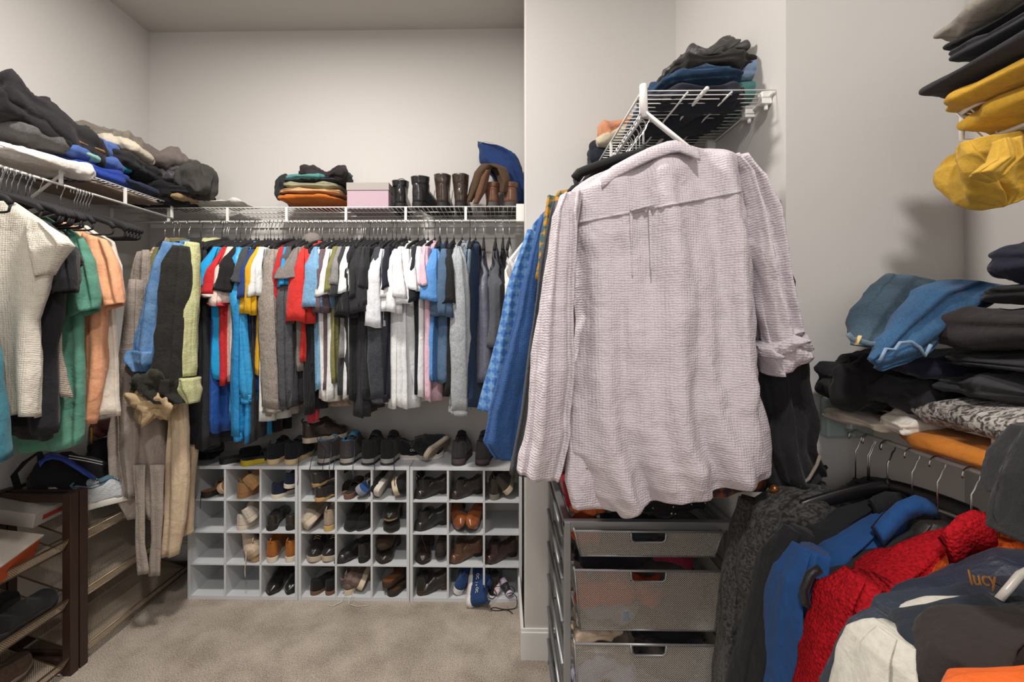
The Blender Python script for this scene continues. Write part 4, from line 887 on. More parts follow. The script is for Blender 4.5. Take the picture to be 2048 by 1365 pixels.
# ------------------------------------------------------------------ left wall: clothes on the rail
GL = 'tops hanging on the left rail'
XLR = XL + .40; ZLR = ZT + .015 - .08
def lefthook(px): d = ray(px, 400); return XLR * d[1] / d[0]
def left_garment(name, label, cat, mat, Y, body, sleeves, seed=1, fa=.014, collar=None, yaw=0, **k):
    t = empty(name, (XLR, Y, ZLR), label, cat, GL)
    soft('body', mat, t, pxr(body, Y), world=True, seed=seed, foldamp=fa, foldn=6, wr=.008, n=72, dens=7, hemwave=.01)
    for i, s_ in enumerate(sleeves):
        soft('sleeve', k.get('smat', mat), t, pxr(s_[0], s_[1]), world=True, seed=seed+20+i, foldamp=.005, wr=.006, n=36, cap0=True)
    if collar:
        pts = [atY(*c, Y) for c in collar]; P = []
        for i in range(len(pts)): P.append((pts[i][0], Y-.012 + .024*(i % 2)*0, pts[i][2]))
        MB().tube([tuple(np.array(p)-np.array(t.location)) for p in P], .007, 8, ry=.004).build('collar', mat, t)
    hanger('black velvet hanger on the left rail holding the ' + ' '.join(label.split()[:7]), (XLR, Y+.012, ZLR), .02*math.sin(seed), hw=.225, group='hangers on the left rail')
    return t
# body sections (xl,yl,xr,yr,thick) at distance Y
left_garment('blouse', 'teal blue blouse at the left edge of the photo, hem lowest at the corner', 'blouse', fab('#3f7d8d','denim','#2f6877'), 1.46,
   [(-330,360,-250,360,.03),(-320,430,-120,440,.06),(-330,560,-40,600,.09),(-330,760,-10,760,.10),(-330,930,18,915,.11)], [])
left_garment('t_shirt', 'cream slub cap sleeve top, largest on the left rail', 't-shirt', fab('#cfc8bb','gauze','#c0b8aa'), 1.56,
   [(-160,400,34,406,.03),(-250,440,90,450,.06),(-270,520,112,530,.08),(-250,640,76,640,.10),(-250,760,86,750,.11),(-240,850,84,832,.11)],
   [([(60,430,96,452,.03),(60,470,124,472,.05),(70,510,134,488,.07),(74,556,100,548,.04)], 1.54)], seed=2, fa=.02, collar=[(-60,470),(-10,455),(20,420),(36,408)])
left_garment('t_shirt', 'black t-shirt behind the cream cap sleeve top', 't-shirt', fab('#1e1e21'), 1.63,
   [(-100,425,40,420,.03),(-150,450,110,460,.06),(-150,560,120,560,.08),(-140,700,104,700,.09),(-140,870,112,862,.10)],
   [([(86,440,112,462,.03),(92,500,148,505,.06),(92,560,152,556,.07),(96,590,150,582,.06)], 1.62)], seed=3)
left_garment('t_shirt', 'second black t-shirt with the higher sleeve, beside the green one', 't-shirt', fab('#242326'), 1.67,
   [(-60,432,60,428,.03),(-100,455,120,470,.05),(-100,600,100,600,.06),(-100,860,112,875,.06)],
   [([(100,452,122,470,.03),(108,490,156,500,.05),(112,520,162,522,.06),(124,545,160,530,.04)], 1.665)], seed=4)
left_garment('t_shirt', 'oatmeal knit top between the black and green tops on the left rail', 't-shirt', fab('#a89c8d','knit'), 1.72,
   [(-20,438,70,432,.03),(-60,455,134,480,.05),(-40,600,128,600,.05),(-40,700,132,700,.05),(-40,800,150,792,.06)],
   [([(120,462,134,480,.02),(124,500,152,505,.04),(128,550,156,545,.05)], 1.715)], seed=5)
left_garment('t_shirt', 'sage green t-shirt with longest hem on the left rail', 't-shirt', fab('#5f927f','denim','#4e8270'), 1.77,
   [(20,440,100,436,.03),(-20,455,160,480,.05),(-20,600,160,600,.07),(-20,760,164,750,.08),(-20,895,164,892,.09)],
   [([(136,458,166,478,.03),(140,520,182,520,.06),(136,580,192,590,.07),(134,642,193,618,.07)], 1.76)], seed=6)
left_garment('t_shirt', 'peach orange t-shirt near the right end of the left rail', 't-shirt', fab('#e0a27c'), 1.86,
   [(80,450,140,446,.03),(50,462,196,486,.05),(60,600,206,600,.07),(70,740,204,740,.08),(70,842,190,844,.09)],
   [([(166,466,212,480,.03),(170,520,232,520,.06),(172,580,244,590,.08),(178,628,246,607,.07)], 1.85)], seed=7)
left_garment('t_shirt', 'pale cream and peach t-shirt behind the orange one on the left rail', 't-shirt', fab('#d9cfc2'), 1.92,
   [(120,458,176,452,.03),(110,466,226,490,.05),(110,600,226,600,.06),(120,740,228,740,.06),(120,838,230,832,.07)],
   [([(200,468,226,486,.03),(206,530,238,530,.05),(210,590,242,592,.05)], 1.91)], seed=8)
for k in range(5):
    hanger('empty black velvet hanger, one of the fan of five at the far end of left rail', (XLR, 1.945+.014*k, ZLR), -.06+.02*k, hw=.235, group='fan of empty hangers on left rail', wide=.016)
for k, px in enumerate((3, 13, 24, 36, 52, 60)):
    hanger(('leftmost','second','third','fourth','fifth','last')[k] + ' of six bare black hangers packed at the left frame edge', (XLR, lefthook(px), ZLR), .03*(-1)**k, hw=.225, group='packed empty hangers on left rail', wide=.014)

# ------------------------------------------------------------------ folded heaps on the left shelf
ZSL = ZT + .018
def shelf_item(px0, py0, px1, py1, Y, dy, mat, label, seed, layers=2, crumple=.012, rz=0, ry=0, rx=0, name='folded_clothing', cat='clothing', group=None, fixX=None, **k):
    """a folded piece covering the picture box at distance Y"""
    a = atY(px0, py1, Y); b = atY(px1, py0, Y); c = (a + b)/2
    return folded(label, (c[0], Y + dy/2, c[2]), (b[0]-a[0], dy, b[2]-a[2]), mat, rz=rz, rx=rx, ry=ry, layers=layers, crumple=crumple, seed=seed, name=name, cat=cat, group=group, **k)
LSG = 'clothes heaped on the left shelf'
def lf(label, px, py, Y, sx, sy, sz, hx, kd='plain', hex2=None, seed=1, X=None, name='folded_clothing', **k):
    c = atY(px, py, Y)
    if X is not None: c[0] = X
    return folded(label, c, (sx, sy, sz), fab(hx, kd, hex2), seed=seed, group=LSG, name=name, **k)
XS = XL + .21
def ls(label, px, py, sx, sy, sz, hx, kd='plain', hex2=None, seed=1, X=XS, name='folded_clothing', **k):
    d = ray(px, py); Y = X*d[1]/d[0]; c = atY(px, py, Y)
    return folded(label, c, (sx, sy, sz), fab(hx, kd, hex2), seed=seed, group=LSG, name=name, nu=96, nv=40, **k)
ls('long cream white cloth at the shelf front edge, left of photo', 40, 318, .36, .42, .07, '#d8d2cb', seed=2, layers=1, rx=.05, ry=.10, crumple=.02, X=XLR-.13)
ls('white cuff lying on the grey heather piece, left of photo', 12, 252, .20, .14, .07, '#e2ddd0', seed=3, crumple=.02)
ls('grey heather sweater under the black drape on left shelf', 45, 282, .34, .30, .09, '#5c5a5a', 'heather', seed=4, layers=1, crumple=.02)
ls('large black garment draped over the top of the left heap', 70, 262, .38, .60, .17, '#252225', seed=5, layers=2, crumple=.035, rx=-.32, e=.7)
ls('black folded coat at the back top of the left heap', 10, 244, .36, .30, .13, '#221f21', seed=6, layers=2, crumple=.02, rx=-.2)
ls('thin tan brown piece squeezed below the black drape', 118, 296, .33, .26, .035, '#8a6a4c', seed=7, layers=1)
ls('mint green folded top in the left heap', 100, 303, .34, .24, .04, '#86b5ad', 'satin', seed=8, layers=1, ry=.05)
ls('cornflower blue folded sweater in the left heap', 132, 317, .36, .34, .08, '#45609f', seed=9, layers=1, crumple=.018)
ls('small cornflower blue roll at the right end of the left heap', 172, 302, .26, .14, .10, '#4a66a6', seed=10, layers=2, crumple=.02)
ls('teal green folded piece between the two blue ones', 175, 333, .34, .18, .05, '#0d7a86', seed=12, layers=1)
ls('royal blue folded sweater lowest in the left heap', 150, 350, .38, .40, .085, '#1d3c93', seed=11, layers=2, crumple=.02)
ls('taupe crumpled jacket against the wall, top of middle heap', 232, 302, .32, .34, .13, '#7b746b', seed=13, layers=2, crumple=.035, rx=-.25, X=XL+.18)
ls('cream crumpled shirt in the middle heap of left shelf', 222, 306, .34, .26, .09, '#c4bba8', seed=14, layers=1, crumple=.035, rx=-.2)
ls('black folded sweater in the middle heap of left shelf', 222, 335, .38, .34, .10, '#222124', seed=15, layers=2, crumple=.02, rx=-.12)
ls('black hooded sweater below, sliding off the middle heap', 268, 362, .38, .42, .11, '#1d1d20', seed=16, layers=2, crumple=.025, rx=-.2)
ls('dark navy knit folded piece at the shelf edge', 238, 380, .38, .46, .06, '#27304a', 'knit', seed=17, layers=1, rx=-.02)
ls('tan folded cloth flat on the wire of the left shelf', 190, 388, .38, .40, .03, '#8b7767', seed=18, layers=1)
ls('black trousers folded over the corner of the shelves', 322, 395, .40, .36, .12, '#151517', seed=19, layers=2, crumple=.025, X=XL+.28)
ls('brown grey crumpled shirt on top of the corner heap', 335, 332, .32, .28, .13, '#6b625e', seed=20, layers=2, crumple=.04, X=XL+.34, rz=.3, rx=-.15)
ls('charcoal speckled knit folded in the corner heap', 350, 360, .36, .30, .12, '#5b565b', 'marl', '#3b373c', seed=21, layers=2, crumple=.03, X=XL+.36)
ls('black folded clothes at the bottom of the corner heap', 352, 393, .36, .34, .07, '#1b1b1f', seed=22, layers=2, X=XL+.36)
ls('dark olive grey rolled jacket at the right of the corner heap', 394, 362, .14, .22, .18, '#413f3c', seed=23, layers=2, crumple=.035, X=XL+.53)
ls('small tan cloth end poking out of the corner heap', 366, 398, .10, .16, .04, '#a88f68', seed=24, layers=1, X=XL+.45)
# thin pieces on the back shelf
BSG = 'things on the back shelf'
def bs(label, px, py, Y, sx, sy, sz, hx, kd='plain', hex2=None, seed=1, name='folded_clothing', **k):
    c = atY(px, py, Y); return folded(label, c, (sx, sy, sz), fab(hx, kd, hex2), seed=seed, group=BSG, name=name, nu=90, nv=34, **k)
bs('white cloth lying flat on the back shelf near the corner heap', 440, 411, 2.70, .42, .22, .022, '#ddd9d0', seed=31, crumple=.02, layers=1)
bs('orange folded trousers at the bottom of the back shelf stack', 630, 405, 2.66, .36, .26, .042, '#b9641d', seed=32, layers=1)
bs('tan folded trousers above the orange ones', 630, 392, 2.66, .36, .26, .036, '#cda377', seed=33, layers=2)
bs('sage green folded trousers above the tan ones', 632, 380, 2.66, .35, .25, .036, '#8e8c72', seed=34, layers=2)
bs('charcoal folded piece in the middle of the back shelf stack', 640, 370, 2.66, .34, .24, .028, '#33353c', seed=35, layers=1)
bs('teal green folded piece near the top of the back shelf stack', 622, 362, 2.63, .22, .20, .032, '#4e8685', seed=36, layers=1, crumple=.015)
bs('crumpled black shirt on top of the back shelf stack', 650, 358, 2.66, .30, .22, .09, '#2b2628', seed=37, layers=3, crumple=.04)
bs('dark black sleeve hanging round the left of the back shelf stack', 580, 385, 2.66, .09, .22, .15, '#202426', seed=38, layers=2, crumple=.03)
bs('small navy piece peeping from the top of the back shelf stack', 635, 345, 2.70, .10, .12, .04, '#24365c', seed=39, crumple=.02)
bs('small green piece at the top right of the back shelf stack', 688, 351, 2.70, .10, .12, .04, '#3f7163', seed=40, crumple=.02)
# shoe box
a = atY(693, 410, 2.58); b = atY(778, 355, 2.58)
t = empty('shoe_box', ((a[0]+b[0])/2, 2.68, ZT+.002), 'lilac pink shoe box with a grey lid on the back shelf', 'box', BSG)
w_ = (b[0]-a[0])/2; MB().box(-w_+.003, w_-.003, -.10, .10, 0, .105).build('box', plain('lilac_card','#b89fac',.7), t, smooth=False, bevel=.002)
MB().box(-w_, w_, -.104, .104, .105, .150).build('lid', plain('grey_card','#a39c99',.7), t, smooth=False, bevel=.002)
# boots on the back shelf (low rows)
BG2 = 'boots on the back shelf'
for px, lab, c, sh, rz, yy in ((799,'glossy black ankle boot, left of the black pair','#17161a',.14,.1,2.66),(829,'glossy black ankle boot, right one with slouched collar','#1a191d',.155,-.5,2.64)):
    shoe(lab, (backx(px, yy-.06), yy-.06, ZT+.003), rz, 'boot', c, '#121213', '#151515', lace='#141416', group=BG2, mk='leather', W=.095, L=.24, shaft=sh)
for px, lab, rz in ((884,'dark brown lace-up boot, left of the tall pair',.03),(920,'dark brown lace-up boot, right of the tall pair',.0)):
    shoe(lab, (backx(px, 2.6), 2.585, ZT+.003), rz, 'boot', '#3a2b22', '#17161a', '#2a1d15', lace='#1c1815', group=BG2, mk='leather', W=.098, L=.25, shaft=.17)
for px, lab, rz in ((984,'tan brown boot with strap and grey stacked heel, left one',.05),(1018,'tan brown boot with grey stacked heel leaning left, right one',-.12)):
    b_ = shoe(lab, (backx(px, 2.6), 2.585, ZT+.003), rz, 'boot', '#6f4a36', '#4a4644', '#2b2019', group=BG2, mk='leather', W=.10, L=.25, shaft=.12)
    MB().tube([(.036*math.cos(u), .052+.05*math.sin(u), .115) for u in np.linspace(0, 2*PI, 20)], .007, 6).build('strap', fab('#8b5636','leather'), b_)
t = empty('tall_boot_shaft', atY(968, 405, 2.60), 'brown soft tall boot leg folded over like an arch', 'boot', BG2)
t.name = 'tall_boot'
soft('upper', fab('#54402f','suede'), t, [(atY(a_, b_, 2.56), atY(a_, b_, 2.70)+np.array([.0,0,0]), th_) for a_, b_, th_ in ((938,404,.03),(948,380,.05),(962,345,.06),(978,328,.06),(998,336,.05),(1008,362,.045),(1004,385,.03))], world=True, seed=5, n=40, wr=.008, cap0=True, cap1=True)
soft('upper', fab('#6b4c39','suede'), t, [(atY(a_, b_, 2.54), atY(a_, b_, 2.62), th_) for a_, b_, th_ in ((952,408,.02),(962,385,.035),(970,355,.03),(976,340,.02))], world=True, seed=6, n=32, wr=.006, cap0=True, cap1=True)
t = empty('cloth_bag', atY(1010, 400, 2.68), 'royal blue soft cloth bag leaning over the boots at the shelf end', 'bag', BSG)
soft('pouch', fab('#1f3768','plain','#172a50'), t, pxr([(954,284,964,286,.03),(958,300,1000,296,.08),(962,325,1028,308,.12),(984,350,1042,336,.13),(1000,375,1049,362,.12),(1014,395,1051,388,.09),(1024,407,1051,404,.05)], 2.70), world=True, seed=7, n=64, wr=.014, foldamp=.01, cap0=True, cap1=True)
MB().tube([tuple(atY(a_, b_, 2.68) - np.array(t.location)) for a_, b_ in ((958,288),(968,283),(985,286),(1000,298),(1014,312),(1028,318),(1022,322),(1034,330))], .0014, 5).build('drawstring', fab('#b5a98f'), t)

# ------------------------------------------------------------------ brown wood and mesh shoe racks by the left wall
WOOD = plain('dark_wood', '#33211a', .42, bump=.1, bscale=60); BM = meshmat('bronze_mesh', '#c0b09c', .008, .50, ('Y','X'), .3); BMv = meshmat('bronze_mesh_upright', '#c0b09c', .008, .50, ('Y','Z'), .3); BMe = plain('bronze_metal', '#8b775f', .35, .8)
def rack(y0, y1, label):
    xw, xf = XL+.02, -1.885; t = empty('shoe_rack', ((xw+xf)/2, (y0+y1)/2, 0), label, 'shoe rack', 'brown mesh shoe racks')
    cx_, cy_ = (xw+xf)/2, (y0+y1)/2
    def bx(mb, x0, x1, a, b, z0, z1): return mb.box(x0-cx_, x1-cx_, a-cy_, b-cy_, z0, z1)
    for xx in (xw, xf-.038):
        for yy in (y0, y1-.038): bx(MB(), xx, xx+.038, yy, yy+.038, 0, .795).build('post', WOOD, t, smooth=False, bevel=.002)
    for yy in (y0+.008, y1-.03):
        m = MB(); bx(m, xw+.038, xf-.038, yy, yy+.022, .755, .79); m.build('end_rail', WOOD, t, smooth=False, bevel=.002)
        m = MB(); bx(m, xw+.038, xf-.038, yy, yy+.022, .03, .065); m.build('end_rail', WOOD, t, smooth=False, bevel=.002)
    
    for z_ in (.755, .03): m = MB(); bx(m, xw, xw+.02, y0+.038, y1-.038, z_, z_+.035); m.build('back_rail', WOOD, t, smooth=False)
    for z in (.07, .325, .585):
        s = MB(); q = [(xf-cx_-.005, z-.005), (xf-cx_-.03, z-.035), (xw-cx_+.03, z+.065), (xw-cx_+.015, z+.12)]
        ya, yb = y0+.042-cy_, y1-.042-cy_
        u = MB(); u.add([(q[1][0],ya,q[1][1]),(q[1][0],yb,q[1][1]),(q[2][0],yb,q[2][1]),(q[2][0],ya,q[2][1])], [(0,1,2,3)]); sh = u.build('mesh_shelf', BM, t, smooth=False)
        u = MB(); u.add([(q[0][0],ya,q[0][1]+.02),(q[0][0],yb,q[0][1]+.02),(q[1][0],yb,q[1][1]),(q[1][0],ya,q[1][1])], [(0,1,2,3)]); u.build('lip', BMv, sh, smooth=False)
        u = MB(); u.tube([(q[0][0],ya,q[0][1]+.02),(q[0][0],yb,q[0][1]+.02)], .004); u.tube([(q[1][0],ya,q[1][1]),(q[1][0],yb,q[1][1])], .0035)
        for yy in (ya, yb): u.tube([(q[0][0],yy,q[0][1]+.02),(q[1][0],yy,q[1][1]),(q[2][0],yy,q[2][1]),(q[3][0],yy,q[3][1])], .0035)
        u.tube([(q[3][0],ya,q[3][1]),(q[3][0],yb,q[3][1])], .0035); u.tube([(q[2][0],ya,q[2][1]),(q[2][0],yb,q[2][1])], .0035); u.build('shelf_frame', BMe, sh)
    return t
rack(1.975, 2.755, 'brown post and bronze mesh shoe rack by the left wall, further one with empty shelves')
rack(1.19, 1.968, 'brown post and bronze mesh shoe rack nearest the camera at the left edge')
# on the racks
t = empty('gym_bag', (-2.07, 2.20, .72), 'black gym bag with a blue flash and handles lying on the left rack', 'bag')
S = pxr([(38,985,48,985,.05),(45,955,110,935,.2),(60,990,118,945,.22)], 2.1)
BK = fab('#18181b','plain')
def hb(pts): return [tuple(atY(a_, b_, Y_) - np.array(t.location)) for a_, b_, Y_ in pts]
R = [ (atY(55,965,2.08), atY(60,990,2.08), .06), (atY(85,915,2.10), atY(85,995,2.10), .20), (atY(130,905,2.14), atY(130,998,2.14), .26), (atY(175,915,2.2), atY(175,1005,2.2), .28), (atY(220,935,2.28), atY(220,1010,2.28), .24), (atY(248,965,2.3), atY(246,1005,2.3), .12)]
A = []
for i in range(len(R)-1):
    for f_ in np.linspace(0, 1, 8, endpoint=(i == len(R)-2)):
        a_ = R[i][0]*(1-f_)+R[i+1][0]*f_; b_ = R[i][1]*(1-f_)+R[i+1][1]*f_; k_ = R[i][2]*(1-f_)+R[i+1][2]*f_
        A.append([(a_+b_)/2 + (a_-b_)/2*spow(math.cos(u), .8) + np.array([-.35, .85, 0])*k_/2*spow(math.sin(u), .8) for u in np.linspace(0, 2*PI, 40, endpoint=False)])
A = np.array(A); c_ = A.mean(1, keepdims=True); n_ = (A-c_)/np.linalg.norm(A-c_, axis=-1, keepdims=True); A = A + n_*wrinkle(A, 3, .02, 5)[..., None]
MB().grid(A, True, True, True).build('body', BK, t, world=True)
BL = fab('#2647a8','satin')
P = [A[i][14] + n_[i][14]*.004 for i in range(6, 28)]
# blue panel: a strip of the front surface, lifted slightly
Sg = np.array([[surf(A, x_-h_*.35, y_-h_, .006), surf(A, x_, y_, .009), surf(A, x_+h_*.35, y_+h_, .006)] for x_, y_, h_ in ((78,930,5),(88,917,6),(102,912,7),(118,914,8),(134,922,9),(150,932,9),(164,941,9),(178,950,7),(192,956,2))])
MB().grid(Sg, False).build('blue_flash', BL, t, world=True, solid=.002)
for P in ([(40,990,2.02),(28,950,2.0),(50,925,2.0),(78,905,2.04),(84,925,2.06),(60,960,2.03)], [(42,985,1.98),(40,1012,1.96),(62,1026,1.96),(92,1005,2.0),(100,985,2.03)]):
    MB().tube(hb(P), .016, 8, ry=.004).build('strap', BK, t)
for dz in (0, -.012): MB().tube([tuple(atY(150, 912, 2.10) - np.array(t.location) + np.array([0,-.03,dz+.01])), tuple(atY(185, 918, 2.12) - np.array(t.location) + np.array([0,-.03,dz+.01])), tuple(atY(216, 925, 2.16) - np.array(t.location) + np.array([0,-.03,dz+.01]))], .0022, 5).build('white_print_line', TXT, t)
t = empty('backpack', (-2.02, 2.52, .75), 'dark backpack in the shade of the corner with yellow zip tag', 'backpack')
soft('body', fab('#151416'), t, pxr([(190,880,250,870,.14),(170,905,262,900,.2),(160,940,266,940,.24)], 2.50), world=True, seed=4, n=40, wr=.015, cap0=True, cap1=True)
u = MB(); q = atY(183, 856, 2.36) - np.array(t.location); u.tube([tuple(q), tuple(q+np.array([.002,0,-.045])), tuple(q+np.array([.0,0,-.085]))], .007, 6, ry=.003); u.build('zip_tag', plain('yellow_webbing','#d39a12',.6), t)
soft('pocket', fab('#5a2a28','satin'), t, pxr([(185,842,235,836,.06),(190,860,238,856,.08),(200,874,236,868,.05)], 2.44), world=True, seed=5, n=30, wr=.01, cap0=True, cap1=True)
folded('bright red bag top peeping between the left clothes and the robe', atY(240, 785, 2.58), (.12,.14,.16), fab('#b3331f','satin'), seed=51, crumple=.015, name='bag', cat='bag')
# shoe box with slides, sneakers
t = empty('shoe_box', (-2.08, 1.70, .615), 'orange and white shoe box lying open on the top shelf of the near rack', 'box')
bx_ = MB().box(-.11,.17,-.20,.10,0,.085); o = bx_.build('box', plain('orange_card','#c0501f',.6), t, smooth=False, bevel=.002)
o = MB().box(-.115,.175,-.205,.105,.085,.092).build('lid', plain('white_card','#c9beb2',.6), t, smooth=False, bevel=.001)
t.rotation_euler = (0, .30, .35)
t = empty('shoe_box', (-2.12, 1.95, .70), 'pale grey shoe box with red print behind the orange one on the rack', 'box')
MB().box(-.13,.13,-.10,.16,0,.06).build('box', plain('grey_white_card','#9c958f',.6), t, smooth=False, bevel=.002)
MB().box(.1302,.1315,-.06,.10,.02,.04).build('red_print', plain('dull_red_print','#8e2b26',.6), t, smooth=False); t.rotation_euler = (0, .18, .1)
shoe('white and blue running shoe, heel out, on the far rack beside the bag', (-2.0, 2.06, .66), -.5+PI/2*0, 'sneaker', '#c9ccd0', '#d8d4cd', '#2c4056', lace='#d8d8d8', W=.10, L=.27, accent='#4f6f80', mk='knit')
shoe('second white and blue running shoe, behind the dark post', (-2.1, 2.04, .67), -.5, 'sneaker', '#c3c7cc', '#d8d4cd', '#2c4056', lace='#d8d8d8', W=.10, L=.27, accent='#4f6f80', mk='knit')
RG = 'shoes on the near rack'
shoe('black slide sandal lying on the orange shoe box', (-1.96, 1.50, .715), .35, 'slide', '#1a1a1b', '#141414', '#191919', group=RG, W=.10, L=.27, roll=.15)
shoe('dark sandal with yellow trim below the orange shoe box', (-1.93, 1.52, .60), .25, 'slide', '#1c1f2c', '#a8901a', '#20243c', group=RG, W=.10, L=.27, roll=.1)
shoe('black canvas shoe, right one on the middle shelf of near rack', (-1.93, 1.66, .345), .15, 'flat', '#1b1a1c', '#201e20', '#101012', group=RG, W=.10, L=.27, roll=.15)
shoe('black canvas shoe, left one on the middle shelf of near rack', (-2.03, 1.60, .37), .15, 'flat', '#1b1a1c', '#201e20', '#101012', group=RG, W=.10, L=.27, roll=.15)
shoe('dark shoe with pale blue rim at the left edge of the middle shelf', (-1.93, 1.36, .345), .1, 'flat', '#23262c', '#7f95a5', '#2b3a48', group=RG, W=.10, L=.27, roll=.15)
shoe('brown sequinned slip-on, front one on the bottom shelf of near rack', (-1.90, 1.42, .085), .3, 'flat', '#5b463a', '#8c7c6c', '#2a211d', group=RG, W=.10, L=.27, roll=.2, mk='marl')
shoe('brown sequinned slip-on, rear one on the bottom shelf of near rack', (-1.99, 1.62, .10), .2, 'flat', '#564337', '#8c7c6c', '#2a211d', group=RG, W=.10, L=.27, roll=.2, mk='marl')

# ------------------------------------------------------------------ middle: shirts on the short shelf
GM = 'shirts hanging under the short middle shelf'
XM = XB - .385; ZM = 2.225 - .075
def mid(name, label, cat, mat, Y, body, sleeve=None, seed=1, extra=None, fa=.012, wr=.006):
    t = empty(name, (XM, Y, ZM), label, cat, GM)
    soft('body', mat, t, pxr(body, Y), world=True, seed=seed, foldamp=fa, foldn=6, wr=wr, n=64)
    if sleeve: soft('sleeve', mat, t, pxr(sleeve, Y-.02), world=True, seed=seed+7, foldamp=.006, wr=wr, n=40)
    if extra: extra(t)
    hanger('hanger under the middle shelf holding the ' + ' '.join(label.split()[:8]), (XM, Y+.01, ZM), .04*math.sin(seed*3), hw=.19, group='hangers under the middle shelf')
    return t
mid('t_shirt','white t-shirt edge behind the light blue plaid shirt','t-shirt',fab('#e4e3e2'),1.98,[(1190,360,1240,360,.03),(1130,400,1300,400,.05),(1060,470,1300,470,.06),(1050,700,1300,700,.06)],[(1058,470,1100,480,.04),(1016,520,1060,530,.06),(1030,560,1064,560,.05)],seed=1)
mid('plaid_shirt','light blue and cyan plaid shirt, furthest of the blue shirts by the white wall','shirt',fab('#3c69aa','plaid','#6a94c0'),1.92,[(1190,362,1240,362,.03),(1110,400,1300,400,.05),(1064,450,1300,450,.06),(1040,600,1300,600,.07),(1020,800,1300,800,.07)],[(1056,460,1084,470,.05),(1018,560,1062,570,.07),(992,680,1040,690,.08),(960,800,1020,806,.08),(956,818,1016,824,.07)],seed=2)
mid('tank_top','cream knotted top between the two blue shirts','top',fab('#cfc8b4'),1.86,[(1190,366,1240,366,.03),(1110,420,1300,420,.04),(1060,600,1300,600,.04),(1000,850,1200,850,.04)],[(1010,780,1040,780,.04),(984,850,1010,846,.05),(982,868,1000,862,.03)],seed=3)
mid('linen_shirt','cobalt blue linen shirt with long sleeve hanging lowest','shirt',fab('#33568c','gauze','#28477a'),1.79,[(1190,366,1240,366,.03),(1120,400,1300,400,.05),(1080,450,1300,450,.06),(1060,640,1300,640,.07),(1050,900,1300,900,.08)],[(1082,430,1104,440,.05),(1048,560,1090,570,.07),(1014,700,1080,710,.09),(976,830,1050,836,.09),(966,880,1046,890,.09),(990,915,1040,920,.06)],seed=4,wr=.010)
mid('flannel_shirt','dark multicolour plaid flannel with a mustard shoulder beside the grey one','shirt',fab('#3f5a55','plaid','#b0802e'),1.68,[(1180,368,1230,366,.03),(1115,384,1300,390,.05),(1088,430,1300,430,.06),(1084,640,1300,640,.06),(1080,900,1300,900,.06)],[(1096,392,1124,400,.04),(1082,480,1116,490,.05),(1070,560,1100,570,.05)],seed=5)
mid('sweater','charcoal grey sweater between the blue linen shirt and the pink one','sweater',fab('#46484d','heather','#383a3f'),1.58,[(1180,360,1240,356,.03),(1140,378,1300,380,.05),(1110,420,1300,430,.06),(1096,640,1300,640,.07),(1090,930,1300,930,.08)],[(1108,404,1150,410,.05),(1082,520,1130,530,.07),(1060,680,1110,690,.08),(1040,830,1090,836,.08),(1018,945,1078,950,.07)],seed=6)
mid('cardigan','mauve brown cardigan just behind the pale pink shirt','cardigan',fab('#7a6670','heather'),1.46,[(1180,352,1240,348,.03),(1150,368,1300,370,.05),(1118,420,1320,430,.06),(1110,700,1320,700,.07),(1120,930,1320,930,.07)],[(1112,404,1140,410,.04),(1096,520,1130,530,.05)],seed=7)
mid('flannel_shirt','orange brown plaid flannel whose hem shows below the pale pink shirt','shirt',fab('#8a4f24','plaid','#3b2c33'),1.30,[(1220,340,1260,340,.03),(1180,380,1420,380,.05),(1160,600,1480,600,.08),(1150,900,1530,860,.10),(1230,1000,1536,968,.10)],None,seed=8)
False and mid('jeans','blue jeans folded on the drawers seen under the shirt hem','jeans',fab('#3c5877','denim'),1.62,[(1220,900,1330,900,.1),(1215,985,1345,985,.14),(1225,1028,1340,1028,.12)],None,seed=9)
# black denim jacket at the right
t = empty('denim_jacket', atY(1590, 620, 1.16), 'washed black denim jacket with button hanging behind the pale pink shirt at the wall corner', 'jacket', GM)
BD = fab('#2b2b2d', 'denim', '#1d1d1f')
soft('sleeve', BD, t, pxr([(1530,480,1560,480,.05),(1532,620,1580,620,.08),(1540,720,1596,716,.10),(1544,820,1612,815,.11),(1548,900,1620,890,.10),(1560,960,1636,925,.09),(1590,978,1644,945,.06)], 1.20), world=True, seed=12, n=56, foldamp=.008, wr=.012)
soft('body', BD, t, pxr([(1490,500,1530,500,.04),(1500,700,1560,700,.06),(1520,860,1580,860,.07),(1545,984,1590,980,.06)], 1.235), world=True, seed=13, n=48, wr=.008)
MB().tube([tuple(atY(1549, 979, 1.18)-np.array(t.location)), tuple(atY(1549, 979, 1.168)-np.array(t.location))], .011, 14).build('button', plain('copper_button','#8a5a34',.35,.8), t)
MB().tube([tuple(atY(a_, b_, 1.15)-np.array(t.location)) for a_, b_ in ((1600,972),(1618,958),(1634,930),(1640,912))], .004, 6).build('cuff_seam', fab('#8d8378'), t)
# hero: pale pink double gauze shirt, back towards the camera
YP = 1.13
t = empty('gauze_shirt', (atY(1290,230,1.3)[0], YP, ZM), 'pale lilac pink crinkled cotton shirt hung with its back to the camera', 'shirt', GM)
PK = fab('#cbc2c8', 'gauze')
R = pxr([(1252,318,1352,290,.05),(1190,352,1420,300,.09),(1128,395,1472,318,.12),(1128,440,1486,390,.13),(1140,520,1492,470,.13),(1150,640,1504,600,.14),(1140,760,1516,720,.15),(1136,850,1530,800,.16),(1142,900,1546,860,.16),(1172,938,1552,900,.16),(1194,982,1550,925,.15),(1236,1010,1530,944,.13)], YP+.03)
A = ringset(R, n=160, seed=21, foldamp=.020, foldn=7.5, wr=.016, dens=8, e=.85, rib=.12)
